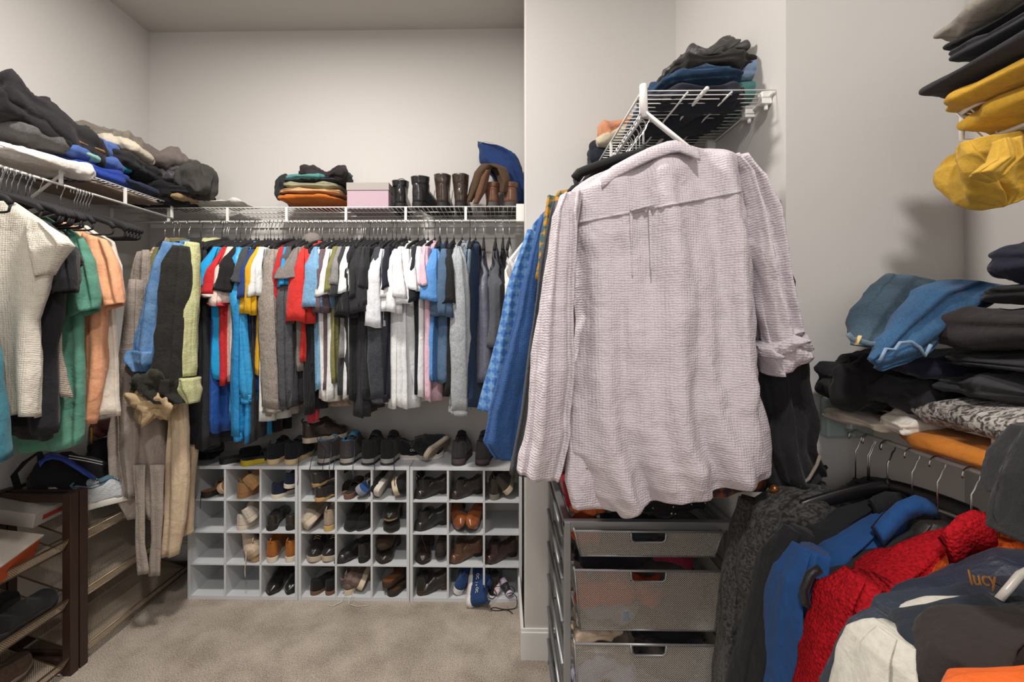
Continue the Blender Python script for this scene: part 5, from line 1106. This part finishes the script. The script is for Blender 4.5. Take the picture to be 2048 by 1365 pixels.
# curved shirt-tail hem: lift the sides and notch the slit
z0_ = A[-1][:, 2].copy()
for k in range(A.shape[1]):
    p = A[-1][k]; u = p[0]/p[1]*F + PX
    lift = .0
    f_ = np.linspace(0, 1, 20)**2
    A[-20:, k, 2] += lift*f_ - .02*f_*math.exp(-((u-1225)/30)**2) 
MB().grid(A, True, True).build('body', PK, t, world=True, solid=.0015)
soft('tail', PK, t, pxr([(1140,800,1240,800,.03),(1136,880,1240,890,.03),(1130,960,1250,965,.03),(1142,1014,1244,1022,.02)], YP+.02), world=True, seed=31, n=48, foldamp=.008, wr=.006)
# yoke seam, box pleat and locker loop
def onback(px, py, lift=.006):
    v = atY(px, py, YP); d = ray(px, py); d = d/np.linalg.norm(d)
    q = A.reshape(-1, 3); rel = q/ q[:, 1:2]; tgt = np.array([v[0]/v[1], 1, (v[2]-H)/v[1]])
    e_ = (q[:, 0]/q[:, 1]-tgt[0])**2 + ((q[:, 2]-H)/q[:, 1]-tgt[2])**2
    idx = np.argsort(e_)[:12]; y = q[idx, 1].min(); return atY(px, py, y-lift)
L0 = np.array(t.location)
MB().tube([tuple(onback(x_, 446-(x_-1150)*.19, .001)-L0) for x_ in range(1140, 1486, 8)], .0035, 6).build('yoke_seam', PK, t)
for x_ in (1262, 1300):
    MB().tube([tuple(onback(x_+(y_-420)*.02, y_, .001)-L0) for y_ in range(420, 560, 8)], [.005*(1-k/24) for k in range(18)], 6).build('pleat', PK, t)
MB().tube([tuple(onback(x_, 421-(x_-1262)*.25, .010)-L0) for x_ in range(1262, 1308, 5)], .0045, 8, ry=.003).build('locker_loop', PK, t)
MB().tube([tuple(onback(x_, 938+1*math.sin(x_), .002)-L0) for x_ in range(1160, 1176, 3)], .0012, 5).build('label_stitch', fab('#2f2f36'), t)
cl = [(1200,362),(1225,342),(1262,322),(1300,304),(1335,292),(1352,290),(1378,300),(1392,308)]
B_ = []
for k, (x_, y_) in enumerate(cl):
    p = atY(x_, y_, YP-.01)
    B_.append([tuple(p+np.array([.0, dy_, dz_])) for dy_, dz_ in ((.02, .008), (.0, .012), (-.018, .002), (-.026, -.022), (-.022, -.026), (-.004, -.004))])
B2 = []
for i in range(len(B_)-1):
    for f_ in (0, .33, .66): B2.append(np.array(B_[i])*(1-f_)+np.array(B_[i+1])*f_)
B2.append(np.array(B_[-1]))
MB().grid(B2, True, True, True).build('collar', PK, t, world=True)
sl = soft('sleeve', PK, t, pxr([(1124,392,1160,388,.06),(1106,430,1152,430,.09),(1092,520,1150,520,.11),(1076,640,1148,640,.12),(1062,760,1146,760,.12),(1050,870,1140,870,.11),(1034,940,1118,960,.09)], YP-.03), world=True, seed=22, n=72, foldamp=.010, foldn=8, wr=.009, dens=9)
soft('cuff', PK, sl, pxr([(1036,925,1082,948,.05),(1024,960,1072,975,.06),(1018,978,1064,990,.05)], YP-.05), world=True, seed=23, n=36, foldamp=.002, wr=.003).location = (0, 0, 0)
soft('cuff', PK, sl, pxr([(1094,940,1130,944,.04),(1092,980,1134,978,.05),(1096,1006,1134,1000,.04)], YP-.04), world=True, seed=24, n=36, foldamp=.002, wr=.003)
for c in sl.children: c.parent = sl
s2 = soft('sleeve', PK, t, pxr([(1462,314,1490,318,.06),(1478,350,1520,370,.10),(1490,430,1540,430,.12),(1500,520,1556,520,.12),(1514,600,1570,600,.12),(1526,660,1580,656,.11),(1532,700,1584,690,.10)], YP+.02), world=True, seed=25, n=64, foldamp=.008, wr=.010, dens=8)
ck = soft('rolled_cuff', PK, t, pxr([(1528,706,1596,668,.12),(1536,730,1612,694,.14),(1540,752,1600,708,.12)], YP), world=True, seed=26, n=48, foldamp=.004, wr=.010, cap0=True)
soft('rolled_cuff', PK, t, pxr([(1530,700,1584,655,.13),(1534,716,1590,668,.14)], YP-.01), world=True, seed=27, n=40, foldamp=.002, wr=.004, cap0=True)
hanger('black hanger inside the pale lilac pink shirt', (XM, YP+.17, ZM), 0, hw=.20, group='hangers under the middle shelf')
for k in range(9):
    hanger('bare hanger with chrome hook bunched behind the pale pink shirt', (XM, 1.34+.035*k, ZM), .3*math.sin(k*2.1), hw=.16, group='bunched hangers under the middle shelf', loop=False)
# folded stack on the middle shelf
MG = 'clothes stacked on the middle shelf'
def ms(label, px0, py0, px1, py1, Y, dy, hx, kd='plain', hex2=None, seed=1, **k):
    return shelf_item(px0, py0, px1, py1, Y, dy, fab(hx, kd, hex2), label, seed, group=MG, nu=100, nv=40, **k)
ms('dark navy grey trousers at the bottom of the middle shelf stack', 1304,152,1516,197,1.34,.40,'#292b36',seed=61,layers=2,crumple=.02)
ms('teal green folded top at the wall end of the middle stack', 1432,154,1556,199,1.42,.30,'#4f7f7c',seed=62,layers=2)
ms('blue jeans folded in the middle shelf stack', 1316,116,1524,165,1.36,.36,'#2b4767','denim','#1f3853',seed=63,layers=3,crumple=.025,ry=-.06)
ms('pale blue shirt folded at the right of the middle stack', 1462,109,1556,153,1.42,.28,'#8197b3',seed=64,layers=3,crumple=.03)
ms('black folded trousers near the top of the middle stack', 1342,92,1540,135,1.38,.34,'#211e1e',seed=65,layers=2,crumple=.025,ry=-.08)
ms('dark grey leather look jacket rolled on top of the middle stack', 1360,70,1506,121,1.40,.32,'#3a3836','satin','#242322',seed=66,layers=3,crumple=.05,ry=-.2)
ms('black clothes lying deep on the middle shelf wires', 1292,164,1506,218,1.62,.42,'#1d1d22',seed=67,layers=2,crumple=.02)
ms('dark green folded top at the back of the middle shelf', 1282,219,1456,265,1.75,.28,'#2c4a48',seed=68,layers=2)
ms('peach folded top at the far end of the middle shelf', 1206,230,1278,271,1.86,.16,'#c98a68',seed=69,layers=2,crumple=.02,ry=-.3)
ms('cream folded top under the peach one', 1192,252,1278,283,1.86,.16,'#c4b79f',seed=70,layers=1,ry=-.3)
ms('navy black folded clothes under the cream one at the far end', 1184,266,1266,333,1.90,.16,'#1a1e28',seed=71,layers=3,crumple=.02,ry=-.2)
ms('dark teal cloth poking out below the navy ones at the far end', 1180,312,1256,359,1.84,.12,'#214450',seed=72,layers=2,crumple=.02,ry=-.3)

# ------------------------------------------------------------------ silver drawer tower with mesh drawers
x0, x1, ya, yb, zt = .205, .765, 1.50, 2.045, .885
t = empty('drawer_unit', ((x0+x1)/2, (ya+yb)/2, 0), 'silver metal frame drawer tower with see-through mesh drawers', 'drawer unit')
ox, oy = (x0+x1)/2, (ya+yb)/2
DM = meshmat('steel_mesh', '#bcb8b2', .0075, .50, ('X','Z'), .3); DMy = meshmat('steel_mesh_side', '#bcb8b2', .0075, .50, ('Y','Z'), .3); DMf = meshmat('steel_mesh_floor', '#bcb8b2', .0075, .5, ('X','Y'), .3)
for xx in (x0, x1-.022):
    for yy in (ya, yb-.03): MB().box(xx-ox, xx+.022-ox, yy-oy, yy+.03-oy, .0, zt).build('post', SILVER, t, smooth=False, bevel=.003)
for xx in (x0, x1-.022):
    MB().box(xx-ox, xx+.022-ox, ya-oy+.03, yb-oy-.03, zt-.02, zt).build('top_rail', SILVER, t, smooth=False, bevel=.002)
    MB().box(xx-ox, xx+.022-ox, ya-oy-.01, yb-oy+.01, .0, .018).build('foot', SILVER, t, smooth=False, bevel=.002)
for yy in (ya, yb-.03): MB().box(x0-ox+.0, x1-ox, yy-oy+.002, yy+.028-oy, zt-.024, zt+.002).build('top_rail', SILVER, t, smooth=False, bevel=.002)
for z in (.855, .745, .645, .545, .50, .40, .30, .25, .12):
    for xx in (x0+.022, x1-.034): MB().box(xx-ox, xx+.012-ox, ya-oy+.01, yb-oy-.01, z-.006, z+.006).build('runner', SILVER, t, smooth=False, bevel=.002)
for xx in (x0,):
    for k in range(6):
        z = .10 + k*.145; MB().tube([(xx-ox-.002, ya-oy+.03, z), (xx-ox-.002, yb-oy-.03, z+.03)], .007, 8, ry=.004).build('side_rung', SILVER, t)
def drawer(zb, ztop, taper=.02):
    a, b, c, d = x0+.032-ox, x1-.045-ox, ya-oy-.012, yb-oy-.03
    e_ = taper
    T_ = [(a,c,ztop),(b,c,ztop),(b,d,ztop),(a,d,ztop)]; Bq = [(a+e_,c+.012,zb),(b-e_,c+.012,zb),(b-e_,d-.01,zb),(a+e_,d-.01,zb)]
    dr = MB().tube(T_+[T_[0]], .0045, 8).build('drawer', SILVER, t)
    MB().add([T_[1],T_[2],Bq[2],Bq[1]], [(0,1,2,3)]).build('mesh_side', DMy, dr, smooth=False)
    MB().add([T_[3],T_[0],Bq[0],Bq[3]], [(0,1,2,3)]).build('mesh_side', DMy, dr, smooth=False)
    # front with the hand hole: panels around it
    hx0, hx1 = -.058+(a+b)/2, .058+(a+b)/2; hz = ztop-.035
    fy = lambda z: c + .012*(ztop-z)/(ztop-zb); fa = lambda z: a+e_*(ztop-z)/(ztop-zb); fb = lambda z: b-e_*(ztop-z)/(ztop-zb)
    V = [(fa(ztop),fy(ztop),ztop),(hx0,fy(ztop),ztop),(hx0,fy(hz),hz),(fa(hz),fy(hz),hz),(hx1,fy(ztop),ztop),(fb(ztop),fy(ztop),ztop),(fb(hz),fy(hz),hz),(hx1,fy(hz),hz),(fb(zb),fy(zb),zb),(fa(zb),fy(zb),zb)]
    MB().add(V, [(0,1,2,3),(4,5,6,7),(3,2,7,6,8,9)]).build('mesh_front', DM, dr, smooth=False)
    MB().add([T_[2],T_[3],Bq[3],Bq[2]], [(0,1,2,3)]).build('mesh_back', DM, dr, smooth=False)
    MB().add(Bq, [(0,1,2,3)]).build('mesh_floor', DMf, dr, smooth=False)
    r_ = MB(); yy = c-.003; r_.tube([(hx0,yy,ztop),(hx0+.002,yy+.002,hz+.008),(hx0+.012,yy+.003,hz),(hx1-.012,yy+.003,hz),(hx1-.002,yy+.002,hz+.008),(hx1,yy,ztop)], .0038, 8); r_.build('handle', SILVER, dr)
    r_ = MB(); r_.tube(Bq+[Bq[0]], .003, 6); r_.tube([T_[0],Bq[0]], .003, 6); r_.tube([T_[1],Bq[1]], .003, 6); r_.build('edge_wire', SILVER, dr)
drawer(.775, .862, .022); drawer(.53, .733, .02); drawer(.27, .49, .015); drawer(.04, .24, .015)
DG = 'clothes in and on the mesh drawers'
def dc(label, x, y, z, sx, sy, sz, hx, kd='plain', hex2=None, seed=1, name='folded_clothing', **k):
    return folded(label, (x, y, z), (sx, sy, sz), fab(hx, kd, hex2), seed=seed, group=DG, name=name, nu=80, nv=30, **k)
dc('orange cloth in the left of the shallow top drawer', .29, 1.60, .825, .11, .15, .09, '#b0491f', seed=81, crumple=.02)
dc('dark slate cloth in the middle of the shallow top drawer', .46, 1.62, .815, .20, .18, .065, '#33373c', seed=82, crumple=.02)
dc('sand grey cloth at the right of the shallow top drawer', .64, 1.66, .812, .15, .24, .06, '#6b655c', seed=83, crumple=.02)
dc('black clothes heaped in the top of the second drawer', .38, 1.66, .725, .26, .24, .09, '#17171a', seed=84, crumple=.03)
dc('crimson crumpled cloth at the right of the second drawer', .58, 1.62, .73, .15, .14, .06, '#7c1d35', seed=85, crumple=.035)
dc('coral orange cloth seen through the second drawer front', .36, 1.56, .64, .22, .10, .10, '#c4502f', seed=86, crumple=.03)
dc('small coral cloth right of the bigger one in the second drawer', .50, 1.57, .63, .12, .10, .07, '#bd4b2c', seed=87, crumple=.03)
dc('pale blue grey cloth at the bottom left of the second drawer', .36, 1.56, .575, .22, .11, .06, '#8f98a6', seed=88, crumple=.03)
dc('grey brown clothes filling the right of the second drawer', .60, 1.66, .61, .20, .25, .13, '#57524c', seed=89, crumple=.03)
dc('cream folded cloth in the top left of the third drawer', .32, 1.585, .49, .19, .16, .07, '#c0ab95', seed=90, crumple=.03)
dc('black clothes in the right of the third drawer', .58, 1.64, .475, .27, .24, .08, '#18181b', seed=91, crumple=.03)
dc('lilac white cloth low in the third drawer', .34, 1.565, .36, .20, .10, .12, '#a9a9c0', seed=92, crumple=.035)
dc('dusty taupe cloth in the third drawer front', .36, 1.57, .42, .20, .10, .06, '#94857c', seed=93, crumple=.03)
dc('grey clothes at the right of the third drawer behind mesh', .60, 1.68, .38, .20, .24, .14, '#5d5852', seed=94, crumple=.03)
dc('dark clothes in the bottom drawer', .48, 1.72, .12, .44, .40, .14, '#2b2b30', seed=95, crumple=.03)
dc('blue jeans bunched on top of the drawer tower', .40, 1.66, .935, .22, .24, .08, '#35506e', 'denim', seed=96, crumple=.03)
dc('orange cloth on top of the drawer tower at the left', .29, 1.60, .905, .12, .14, .035, '#b5582a', seed=97, crumple=.02)
dc('red cloth with white stripe at the left end of the tower top', .245, 1.66, .94, .05, .18, .10, '#8f2024', seed=98, crumple=.02)
dc('black cloth with white dots on top of the tower', .60, 1.64, .922, .26, .22, .06, '#131316', 'dots', '#cfcfcf', seed=99, crumple=.03)
dc('dark brown clothes heap at the back of the tower top', .52, 1.86, .95, .36, .24, .12, '#3a3130', seed=100, crumple=.03)
# gray wall holder near the corner behind the pink shirt
t = empty('wall_hook_holder', (XB-.03, 1.30, 1.86), 'small grey holder with screws on the wall end behind the pink sleeve', 'holder')
MB().box(-.02,.028,-.012,.03,-.05,.05).build('plate', plain('grey_plastic','#a6a29c',.5), t, smooth=False, bevel=.01)
MB().tube([(0,-.012,.02),(0,-.022,.02)], .006, 10).build('screw', BLKPL, t)

# ------------------------------------------------------------------ right: coats on the rail
GR = 'jackets hanging on the right rail'
XRR = XR - .345; 
def righty(px): d = ray(px, 900); return XRR * d[1] / d[0]
def coat(name, label, cat, mat, Y, body, sleeves=(), seed=1, hook=True, parts=None, fa=.012, wr=.008, n=110, hmat=None, **k):
    t = empty(name, (XRR, Y, ZR2), label, cat, GR)
    soft('body', mat, t, pxr(body, Y), world=True, seed=seed, foldamp=fa, foldn=5, wr=wr, n=n, dens=12)
    for i, (S, YS) in enumerate(sleeves): soft('sleeve', mat, t, pxr(S, YS), world=True, seed=seed+31+i, foldamp=.008, foldn=7, wr=wr, n=80, dens=11)
    if parts: parts(t)
    if hook: hanger('hanger on the right rail holding the ' + ' '.join(label.split()[:8]), (XRR, Y, ZR2), .06*math.sin(seed*2), hw=.115, group='hangers on the right rail', hookmat=hmat or CHROME, neck=-.135)
    return t
def collar(mat, pts, Y, w=.035):
    def f(t):
        m = MB(); L0 = np.array(t.location); B_ = []
        for a_, b_ in pts:
            p = atY(a_, b_, Y); B_.append([tuple(p-L0+np.array([0, y_, z_])) for y_, z_ in ((.015,.0),(.0,w*.5),(-.015,w*.1),(-.022,-w),(-.01,-w*.9),(.0,-.01))])
        B2 = []
        for i in range(len(B_)-1):
            for q in (0, .5): B2.append(np.array(B_[i])*(1-q)+np.array(B_[i+1])*q)
        B2.append(np.array(B_[-1])); m.grid(B2, True, True, True).build('collar', mat, t)
    return f
M = fab('#4b4846', 'marl', '#262525')
coat('cardigan','charcoal marl wool cardigan at the far left of the right rail','cardigan',M,1.165,
 [(1622,968,1690,985,.03),(1560,984,1760,1000,.08),(1510,1010,1780,1030,.11),(1490,1060,1790,1080,.13),(1480,1200,1790,1200,.15),(1470,1380,1790,1380,.16)],
 [([(1490,1000,1540,1010,.06),(1474,1060,1532,1070,.10),(1460,1160,1530,1160,.12),(1446,1280,1520,1280,.12),(1432,1420,1510,1420,.12)],1.20)],seed=1,parts=collar(fab('#2c2a29','marl','#1a1919'),[(1600,985),(1622,968),(1650,978),(1660,1010)],1.2),wr=.012)
coat('blouse','cream lace camisole on black hanger behind the marl cardigan','blouse',fab('#c9c2b0'),1.21,[(1690,980,1740,980,.02),(1660,1010,1780,1005,.04),(1650,1100,1790,1100,.05)],seed=2)
coat('sweater','black ribbed knit sweater right of the marl cardigan','sweater',fab('#232224','rib','#141415'),1.17,
 [(1715,962,1770,960,.03),(1670,990,1830,985,.08),(1650,1025,1860,1020,.10),(1640,1200,1870,1200,.12),(1640,1400,1870,1400,.12)],seed=3)
coat('jacket','black fleece jacket whose shoulder slopes left below the ribbed knit','jacket',fab('#1b1c1f'),1.11,
 [(1740,1002,1800,1000,.05),(1690,1020,1850,1020,.09),(1610,1048,1890,1060,.12),(1575,1090,1900,1110,.14),(1566,1200,1900,1200,.15),(1560,1400,1900,1400,.16)],
 [([(1572,1058,1620,1060,.06),(1538,1110,1600,1120,.10),(1520,1200,1590,1200,.12),(1490,1300,1570,1300,.12),(1466,1420,1550,1420,.12)],1.075)],seed=4,parts=collar(fab('#212226'),[(1745,1008),(1770,998),(1800,1000),(1830,1018)],1.08))
coat('top','teal top edge peeping left of the black fleece jacket','top',fab('#17414a'),1.15,[(1560,1080,1600,1080,.04),(1530,1160,1590,1160,.05),(1500,1240,1580,1240,.06)],seed=5,hook=False)
coat('jacket','royal blue fleece jacket with stand-up collar','jacket',fab('#20497f'),1.045,
 [(1800,1018,1850,1020,.05),(1745,1050,1900,1050,.10),(1650,1090,1950,1105,.13),(1600,1130,1960,1160,.15),(1590,1250,1960,1250,.16),(1580,1420,1960,1420,.17)],
 [([(1600,1098,1650,1100,.06),(1566,1150,1630,1160,.10),(1556,1220,1620,1230,.12),(1544,1320,1610,1320,.13),(1528,1440,1600,1440,.13)],1.005)],seed=6,parts=collar(fab('#24508a'),[(1752,1062),(1775,1035),(1800,1012),(1830,1000),(1862,1010)],1.0,.022))
coat('shirt','bright red shirt shoulder tip between the black and blue jackets','shirt',fab('#b02025'),1.085,[(1650,1080,1690,1080,.03),(1636,1092,1680,1096,.04),(1630,1140,1680,1140,.04)],seed=7,hook=False)
def arm(t):
    L0 = np.array(t.location); MB().tube([tuple(atY(a_, b_, .94)-L0) for a_, b_ in ((1640,1138),(1620,1150),(1608,1180),(1610,1205),(1630,1220),(1652,1218))], .009, 8).build('armhole_binding', fab('#18161a','satin'), t)
coat('vest','black quilted puffer vest with shiny folds beside the red sherpa','vest',fab('#2a2625','satin','#151313'),.985,
 [(1850,1042,1910,1038,.06),(1800,1088,1930,1066,.10),(1720,1118,1960,1126,.12),(1640,1154,1980,1166,.13),(1636,1186,1990,1226,.14),(1640,1286,1990,1286,.14),(1650,1446,1990,1446,.15)],seed=8,parts=arm,wr=.018,fa=.016)
RD = fab('#a8161f', 'sherpa', '#7c0e17')
coat('jacket','red sherpa fleece jacket, brightest and woolliest on the right rail','jacket',RD,.915,
 [(1930,1064,1990,1072,.06),(1880,1082,2030,1102,.11),(1800,1130,2060,1142,.14),(1720,1160,2080,1192,.15),(1700,1232,2090,1252,.16),(1690,1432,2090,1432,.18)],
 [([(1710,1156,1770,1158,.07),(1672,1198,1740,1208,.11),(1654,1268,1730,1278,.13),(1632,1348,1710,1348,.14),(1610,1448,1700,1448,.14)],.875)],seed=9,parts=collar(RD,[(1890,1085),(1915,1058),(1945,1046),(1975,1052)],.87,.05),wr=.010)
coat('jacket','burnt orange sherpa jacket partly hidden by the red one','jacket',fab('#a34316','sherpa','#7a2e0d'),.865,
 [(1985,1078,2060,1080,.06),(1950,1100,2120,1110,.11),(1880,1160,2160,1170,.14),(1850,1220,2180,1240,.15),(1850,1420,2180,1420,.16)],seed=10)
NV = fab('#1c2334', 'satin', '#121725')
coat('jacket','navy jacket with small orange lettering on its collar','jacket',NV,.79,
 [(2010,1125,2080,1110,.05),(1950,1160,2140,1150,.10),(1860,1192,2200,1200,.13),(1800,1230,2230,1240,.14),(1790,1420,2230,1420,.16)],
 [([(1800,1225,1850,1222,.06),(1756,1270,1820,1280,.10),(1736,1330,1800,1330,.12),(1720,1430,1790,1430,.12)],.75)],seed=11,
 parts=lambda t: text('lucy', .030, plain('orange_print','#c07a1e',.5), t, tuple(atY(1968, 1172, .70)-np.array(t.location)), (PI/2-.3, .12, .1)))
coat('jacket','slate blue shell jacket shoulder left of the white jacket','jacket',fab('#262f3c','satin','#1a212c'),.735,
 [(1990,1180,2080,1170,.05),(1880,1215,2140,1200,.10),(1790,1240,2200,1250,.13),(1760,1290,2230,1300,.14),(1740,1430,2230,1430,.16)],
 [([(1770,1240,1820,1240,.06),(1728,1280,1790,1285,.09),(1704,1340,1770,1345,.11),(1680,1430,1750,1430,.12)],.70)],seed=12)
coat('jacket','off-white jacket with piped seam low at the right','jacket',fab('#bdb9ae'),.69,
 [(1980,1228,2060,1213,.05),(1880,1250,2140,1238,.09),(1790,1280,2200,1288,.12),(1760,1328,2230,1328,.13),(1750,1438,2230,1438,.15)],
 [([(1776,1268,1830,1268,.05),(1742,1300,1800,1310,.09),(1722,1350,1780,1360,.11),(1690,1440,1770,1440,.12)],.66)],seed=13)
coat('jacket','dark blue black jacket just right of the off-white jacket','jacket',fab('#1e242d'),.645,
 [(1998,1221,2068,1206,.05),(1898,1246,2138,1241,.09),(1818,1276,2198,1286,.12),(1788,1326,2218,1336,.13),(1778,1446,2218,1446,.15)],seed=14)
coat('jacket','charcoal brown jacket in the bottom right corner above the orange one','jacket',fab('#2a2321'),.60,
 [(2060,1245,2140,1225,.05),(1960,1270,2200,1260,.09),(1880,1300,2260,1300,.12),(1850,1360,2280,1360,.13),(1840,1460,2280,1460,.14)],seed=15)
coat('jacket','vivid orange garment at the bottom right corner of the photo','jacket',fab('#cf5a14','satin'),.52,
 [(2070,1345,2200,1335,.03),(1980,1372,2280,1362,.06),(1905,1400,2340,1395,.08),(1880,1460,2360,1460,.09),(1880,1540,2360,1540,.09)],seed=16)
hanger('large black plastic hanger with thick hook, empty, on the right rail', (XRR, righty(1775), ZR2), -.1, hw=.20, group='hangers on the right rail', hookmat=BLKPL, barmat=BLKPL, wide=.018)
hanger('empty black hanger with tilted chrome hook at the wall end of the right rail', (XRR, righty(1668), ZR2), .35, hw=.20, group='hangers on the right rail')
t = empty('hook_hanger', (XRR, .70, ZR2-.02), 'pale plastic hanger arm lying over the navy jacket collar', 'hanger'); t.name = 'clothes_hanger'
MB().tube([tuple(atY(a_, b_, .66)-np.array(t.location)) for a_, b_ in ((2100,1120),(2040,1150),(2015,1180),(1998,1200))], .006, 8, ry=.004).build('shoulder_bar', plain('pearl_plastic','#c9c4bb',.3), t)

# ------------------------------------------------------------------ folded heaps on the right shelves
RS = 'clothes folded on the lower right shelf'
def rs(label, px0, y0, y1, Yf, Yn, hx, kd='plain', hex2=None, seed=1, g=RS, X1=1.262, **k):
    a = atY(px0-16, y1, Yf); b = atY(px0-16, y0, Yf)
    return folded(label, ((a[0]+X1)/2, (Yf+Yn)/2, (a[2]+b[2])/2), (X1-a[0], Yf-Yn, b[2]-a[2]), fab(hx, kd, hex2), seed=seed, group=g, nu=140, nv=44, e=.24, **k)
rs('cream white folded cloth flat on the right shelf under the black heap', 1650,812,836,1.22,1.04,'#cfc4b4',seed=1,layers=2,crumple=.01)
rs('white folded cloth drooping over the shelf edge by the mustard trousers', 1762,822,862,1.06,.98,'#d9d3c8',seed=2,layers=2,crumple=.02,X1=1.05,rx=.1)
rs('mustard brown folded trousers at the front of the right shelf', 1776,838,888,1.06,.62,'#a8651d',seed=3,layers=1,crumple=.010)
rs('grey and black marl knit folded above the mustard trousers', 1796,780,840,1.04,.60,'#a39d97','marl','#3a3636',seed=4,layers=1,crumple=.015)
rs('black folded trousers at the left end of the lower right heap', 1628,704,808,1.22,1.06,'#19181b',seed=5,layers=2,crumple=.035)
rs('black crumpled top in front of the left end of the heap', 1716,742,812,1.12,.98,'#222124',seed=6,layers=2,crumple=.03,X1=1.2)
rs('dark navy folded piece under the jeans on the right shelf', 1700,698,742,1.14,.96,'#17182a',seed=7,layers=2,crumple=.02)
t = empty('jeans', atY(1790, 650, 1.0), 'grey blue worn jeans with waistband towards the camera on the heap', 'jeans', RS)
JN = fab('#465b6b','denim','#2f4251')
soft('leg', JN, t, [(atY(a_,b_,Y_), atY(c_,d_,Y_), k_) for a_,b_,c_,d_,k_,Y_ in ((1698,690,1830,706,.045,.98),(1700,664,1850,670,.06,1.02),(1716,620,1880,640,.065,1.06),(1752,570,1900,600,.06,1.10),(1778,548,1910,570,.04,1.13))], world=True, seed=3, n=80, dens=9, foldamp=.004, wr=.014, cap0=True, cap1=True)
MB().tube([tuple(atY(a_,b_,.955)-np.array(t.location)) for a_,b_ in ((1696,668),(1704,678),(1740,688),(1780,690),(1826,690))], .0035, 6, ry=.006).build('waistband', fab('#6c7f8c','denim'), t)
MB().tube([tuple(atY(a_,b_,.95)-np.array(t.location)) for a_,b_ in ((1720,672),(1712,690))], .006, 6, ry=.002).build('label', fab('#c7ae74'), t)
t = empty('jeans', atY(1860, 650, .93), 'brighter blue jeans with frayed hem lying over the grey blue pair', 'jeans', RS)
JB = fab('#325678','denim','#234262')
soft('leg', JB, t, [(atY(a_,b_,Y_), atY(c_,d_,Y_), k_) for a_,b_,c_,d_,k_,Y_ in ((1736,716,1766,742,.03,.93),(1750,690,1850,706,.05,.94),(1790,640,1900,660,.06,.96),(1840,580,1970,610,.07,.98),(1890,560,2030,580,.06,1.0))], world=True, seed=4, n=80, dens=9, foldamp=.006, wr=.014, cap0=True, cap1=True)
MB().tube([tuple(atY(a_,b_,.905)-np.array(t.location)) for a_,b_ in ((1760,722),(1772,698),(1790,700),(1800,686),(1822,684),(1840,696),(1850,712),(1862,690))], .0035, 6).build('frayed_hem', fab('#7f98b2','denim'), t)
rs('black soft folded sweater, lowest of the tall black stack', 1856,734,790,.985,.62,'#2b2b2e',seed=8,layers=2,crumple=.022)
rs('black folded sweatpants, second from the bottom of the tall black stack', 1852,694,738,.985,.62,'#1f1f22',seed=9,layers=2,crumple=.015)
rs('brown black folded leggings in the middle of the tall black stack', 1842,612,694,.985,.62,'#231e1f',seed=10,layers=2,crumple=.016)
rs('deep black folded top above the brown black leggings', 1935,566,616,.93,.62,'#141416',seed=11,layers=2,crumple=.016)
rs('navy black folded garment on top of the tall black stack', 1952,488,572,.92,.62,'#1a1b2a',seed=12,layers=2,crumple=.02)
t = empty('sleeve_cloth', atY(2020, 980, .62), 'black top slipping off the right shelf, its sleeve hanging over the jackets', 'top', RS); t.name = 'hanging_top'
soft('sleeve', fab('#242326'), t, pxr([(2060,862,2130,850,.05),(2020,915,2150,930,.07),(2000,975,2130,990,.08),(1990,990,2090,1020,.06)], .60), world=True, seed=8, n=56, wr=.008)
soft('body', fab('#201f22'), t, pxr([(2070,870,2150,860,.05),(2035,960,2170,960,.08),(2015,1040,2190,1060,.09),(2005,1070,2150,1100,.08)], .57), world=True, seed=9, n=56, wr=.008)
UG = 'clothes stacked on the upper right shelf'
def us(label, *a, **k): return rs(label, *a, g=UG, **k)
us('yellow folded trousers lowest inside the upper wire shelf', 1904,224,284,.955,.60,'#d0a234',seed=21,layers=1,crumple=.014)
us('yellow folded sheet above the first yellow one', 1858,206,240,.97,.60,'#c99b32',seed=22,layers=1,crumple=.010)
us('charcoal folded trousers on top of the yellow ones', 1832,174,212,.975,.60,'#343236',seed=23,layers=1,crumple=.010)
us('navy folded top in the upper right stack', 1912,146,178,.93,.60,'#1f2e4a',seed=24,layers=2,crumple=.012)
us('dark grey jacket folded over the navy top', 1888,110,152,.95,.60,'#2c2c2f',seed=25,layers=2,crumple=.014)
us('black folded piece under the stone grey one', 1894,86,116,.94,.60,'#151517',seed=26,layers=1,crumple=.012)
us('stone grey folded top sticking out to the left in the upper stack', 1868,56,90,.965,.60,'#8c857b',seed=27,layers=1,crumple=.012)
us('white grey folded top near the frame top', 1918,26,58,.93,.60,'#b5ada5',seed=28,layers=1,crumple=.010)
us('dark brown grey folded top at the very top of the photo', 1910,-16,28,.93,.60,'#4a4448',seed=29,layers=2,crumple=.012)
t = empty('yellow_cloth', atY(1980, 400, .80), 'mustard yellow cloth bundle drooping below the upper wire shelf', 'cloth', UG); t.name = 'drooping_cloth'
YL = fab('#c9a03c', 'plain', '#a9822a')
soft('body', YL, t, pxr([(1912,288,2096,288,.10),(1916,314,2106,310,.12),(1934,347,2101,347,.12),(1964,387,2066,380,.10),(1994,414,2022,408,.05)], .91), world=True, seed=10, n=130, dens=12, foldamp=.012, wr=.026, cap0=True, cap1=True)
soft('knot', YL, t, pxr([(1990,282,2020,282,.03),(1988,322,2024,320,.04),(1945,347,2005,354,.03),(1985,364,1995,360,.01)], .83), world=True, seed=11, n=48, dens=8, foldamp=.006, wr=.012, cap0=True, cap1=True)
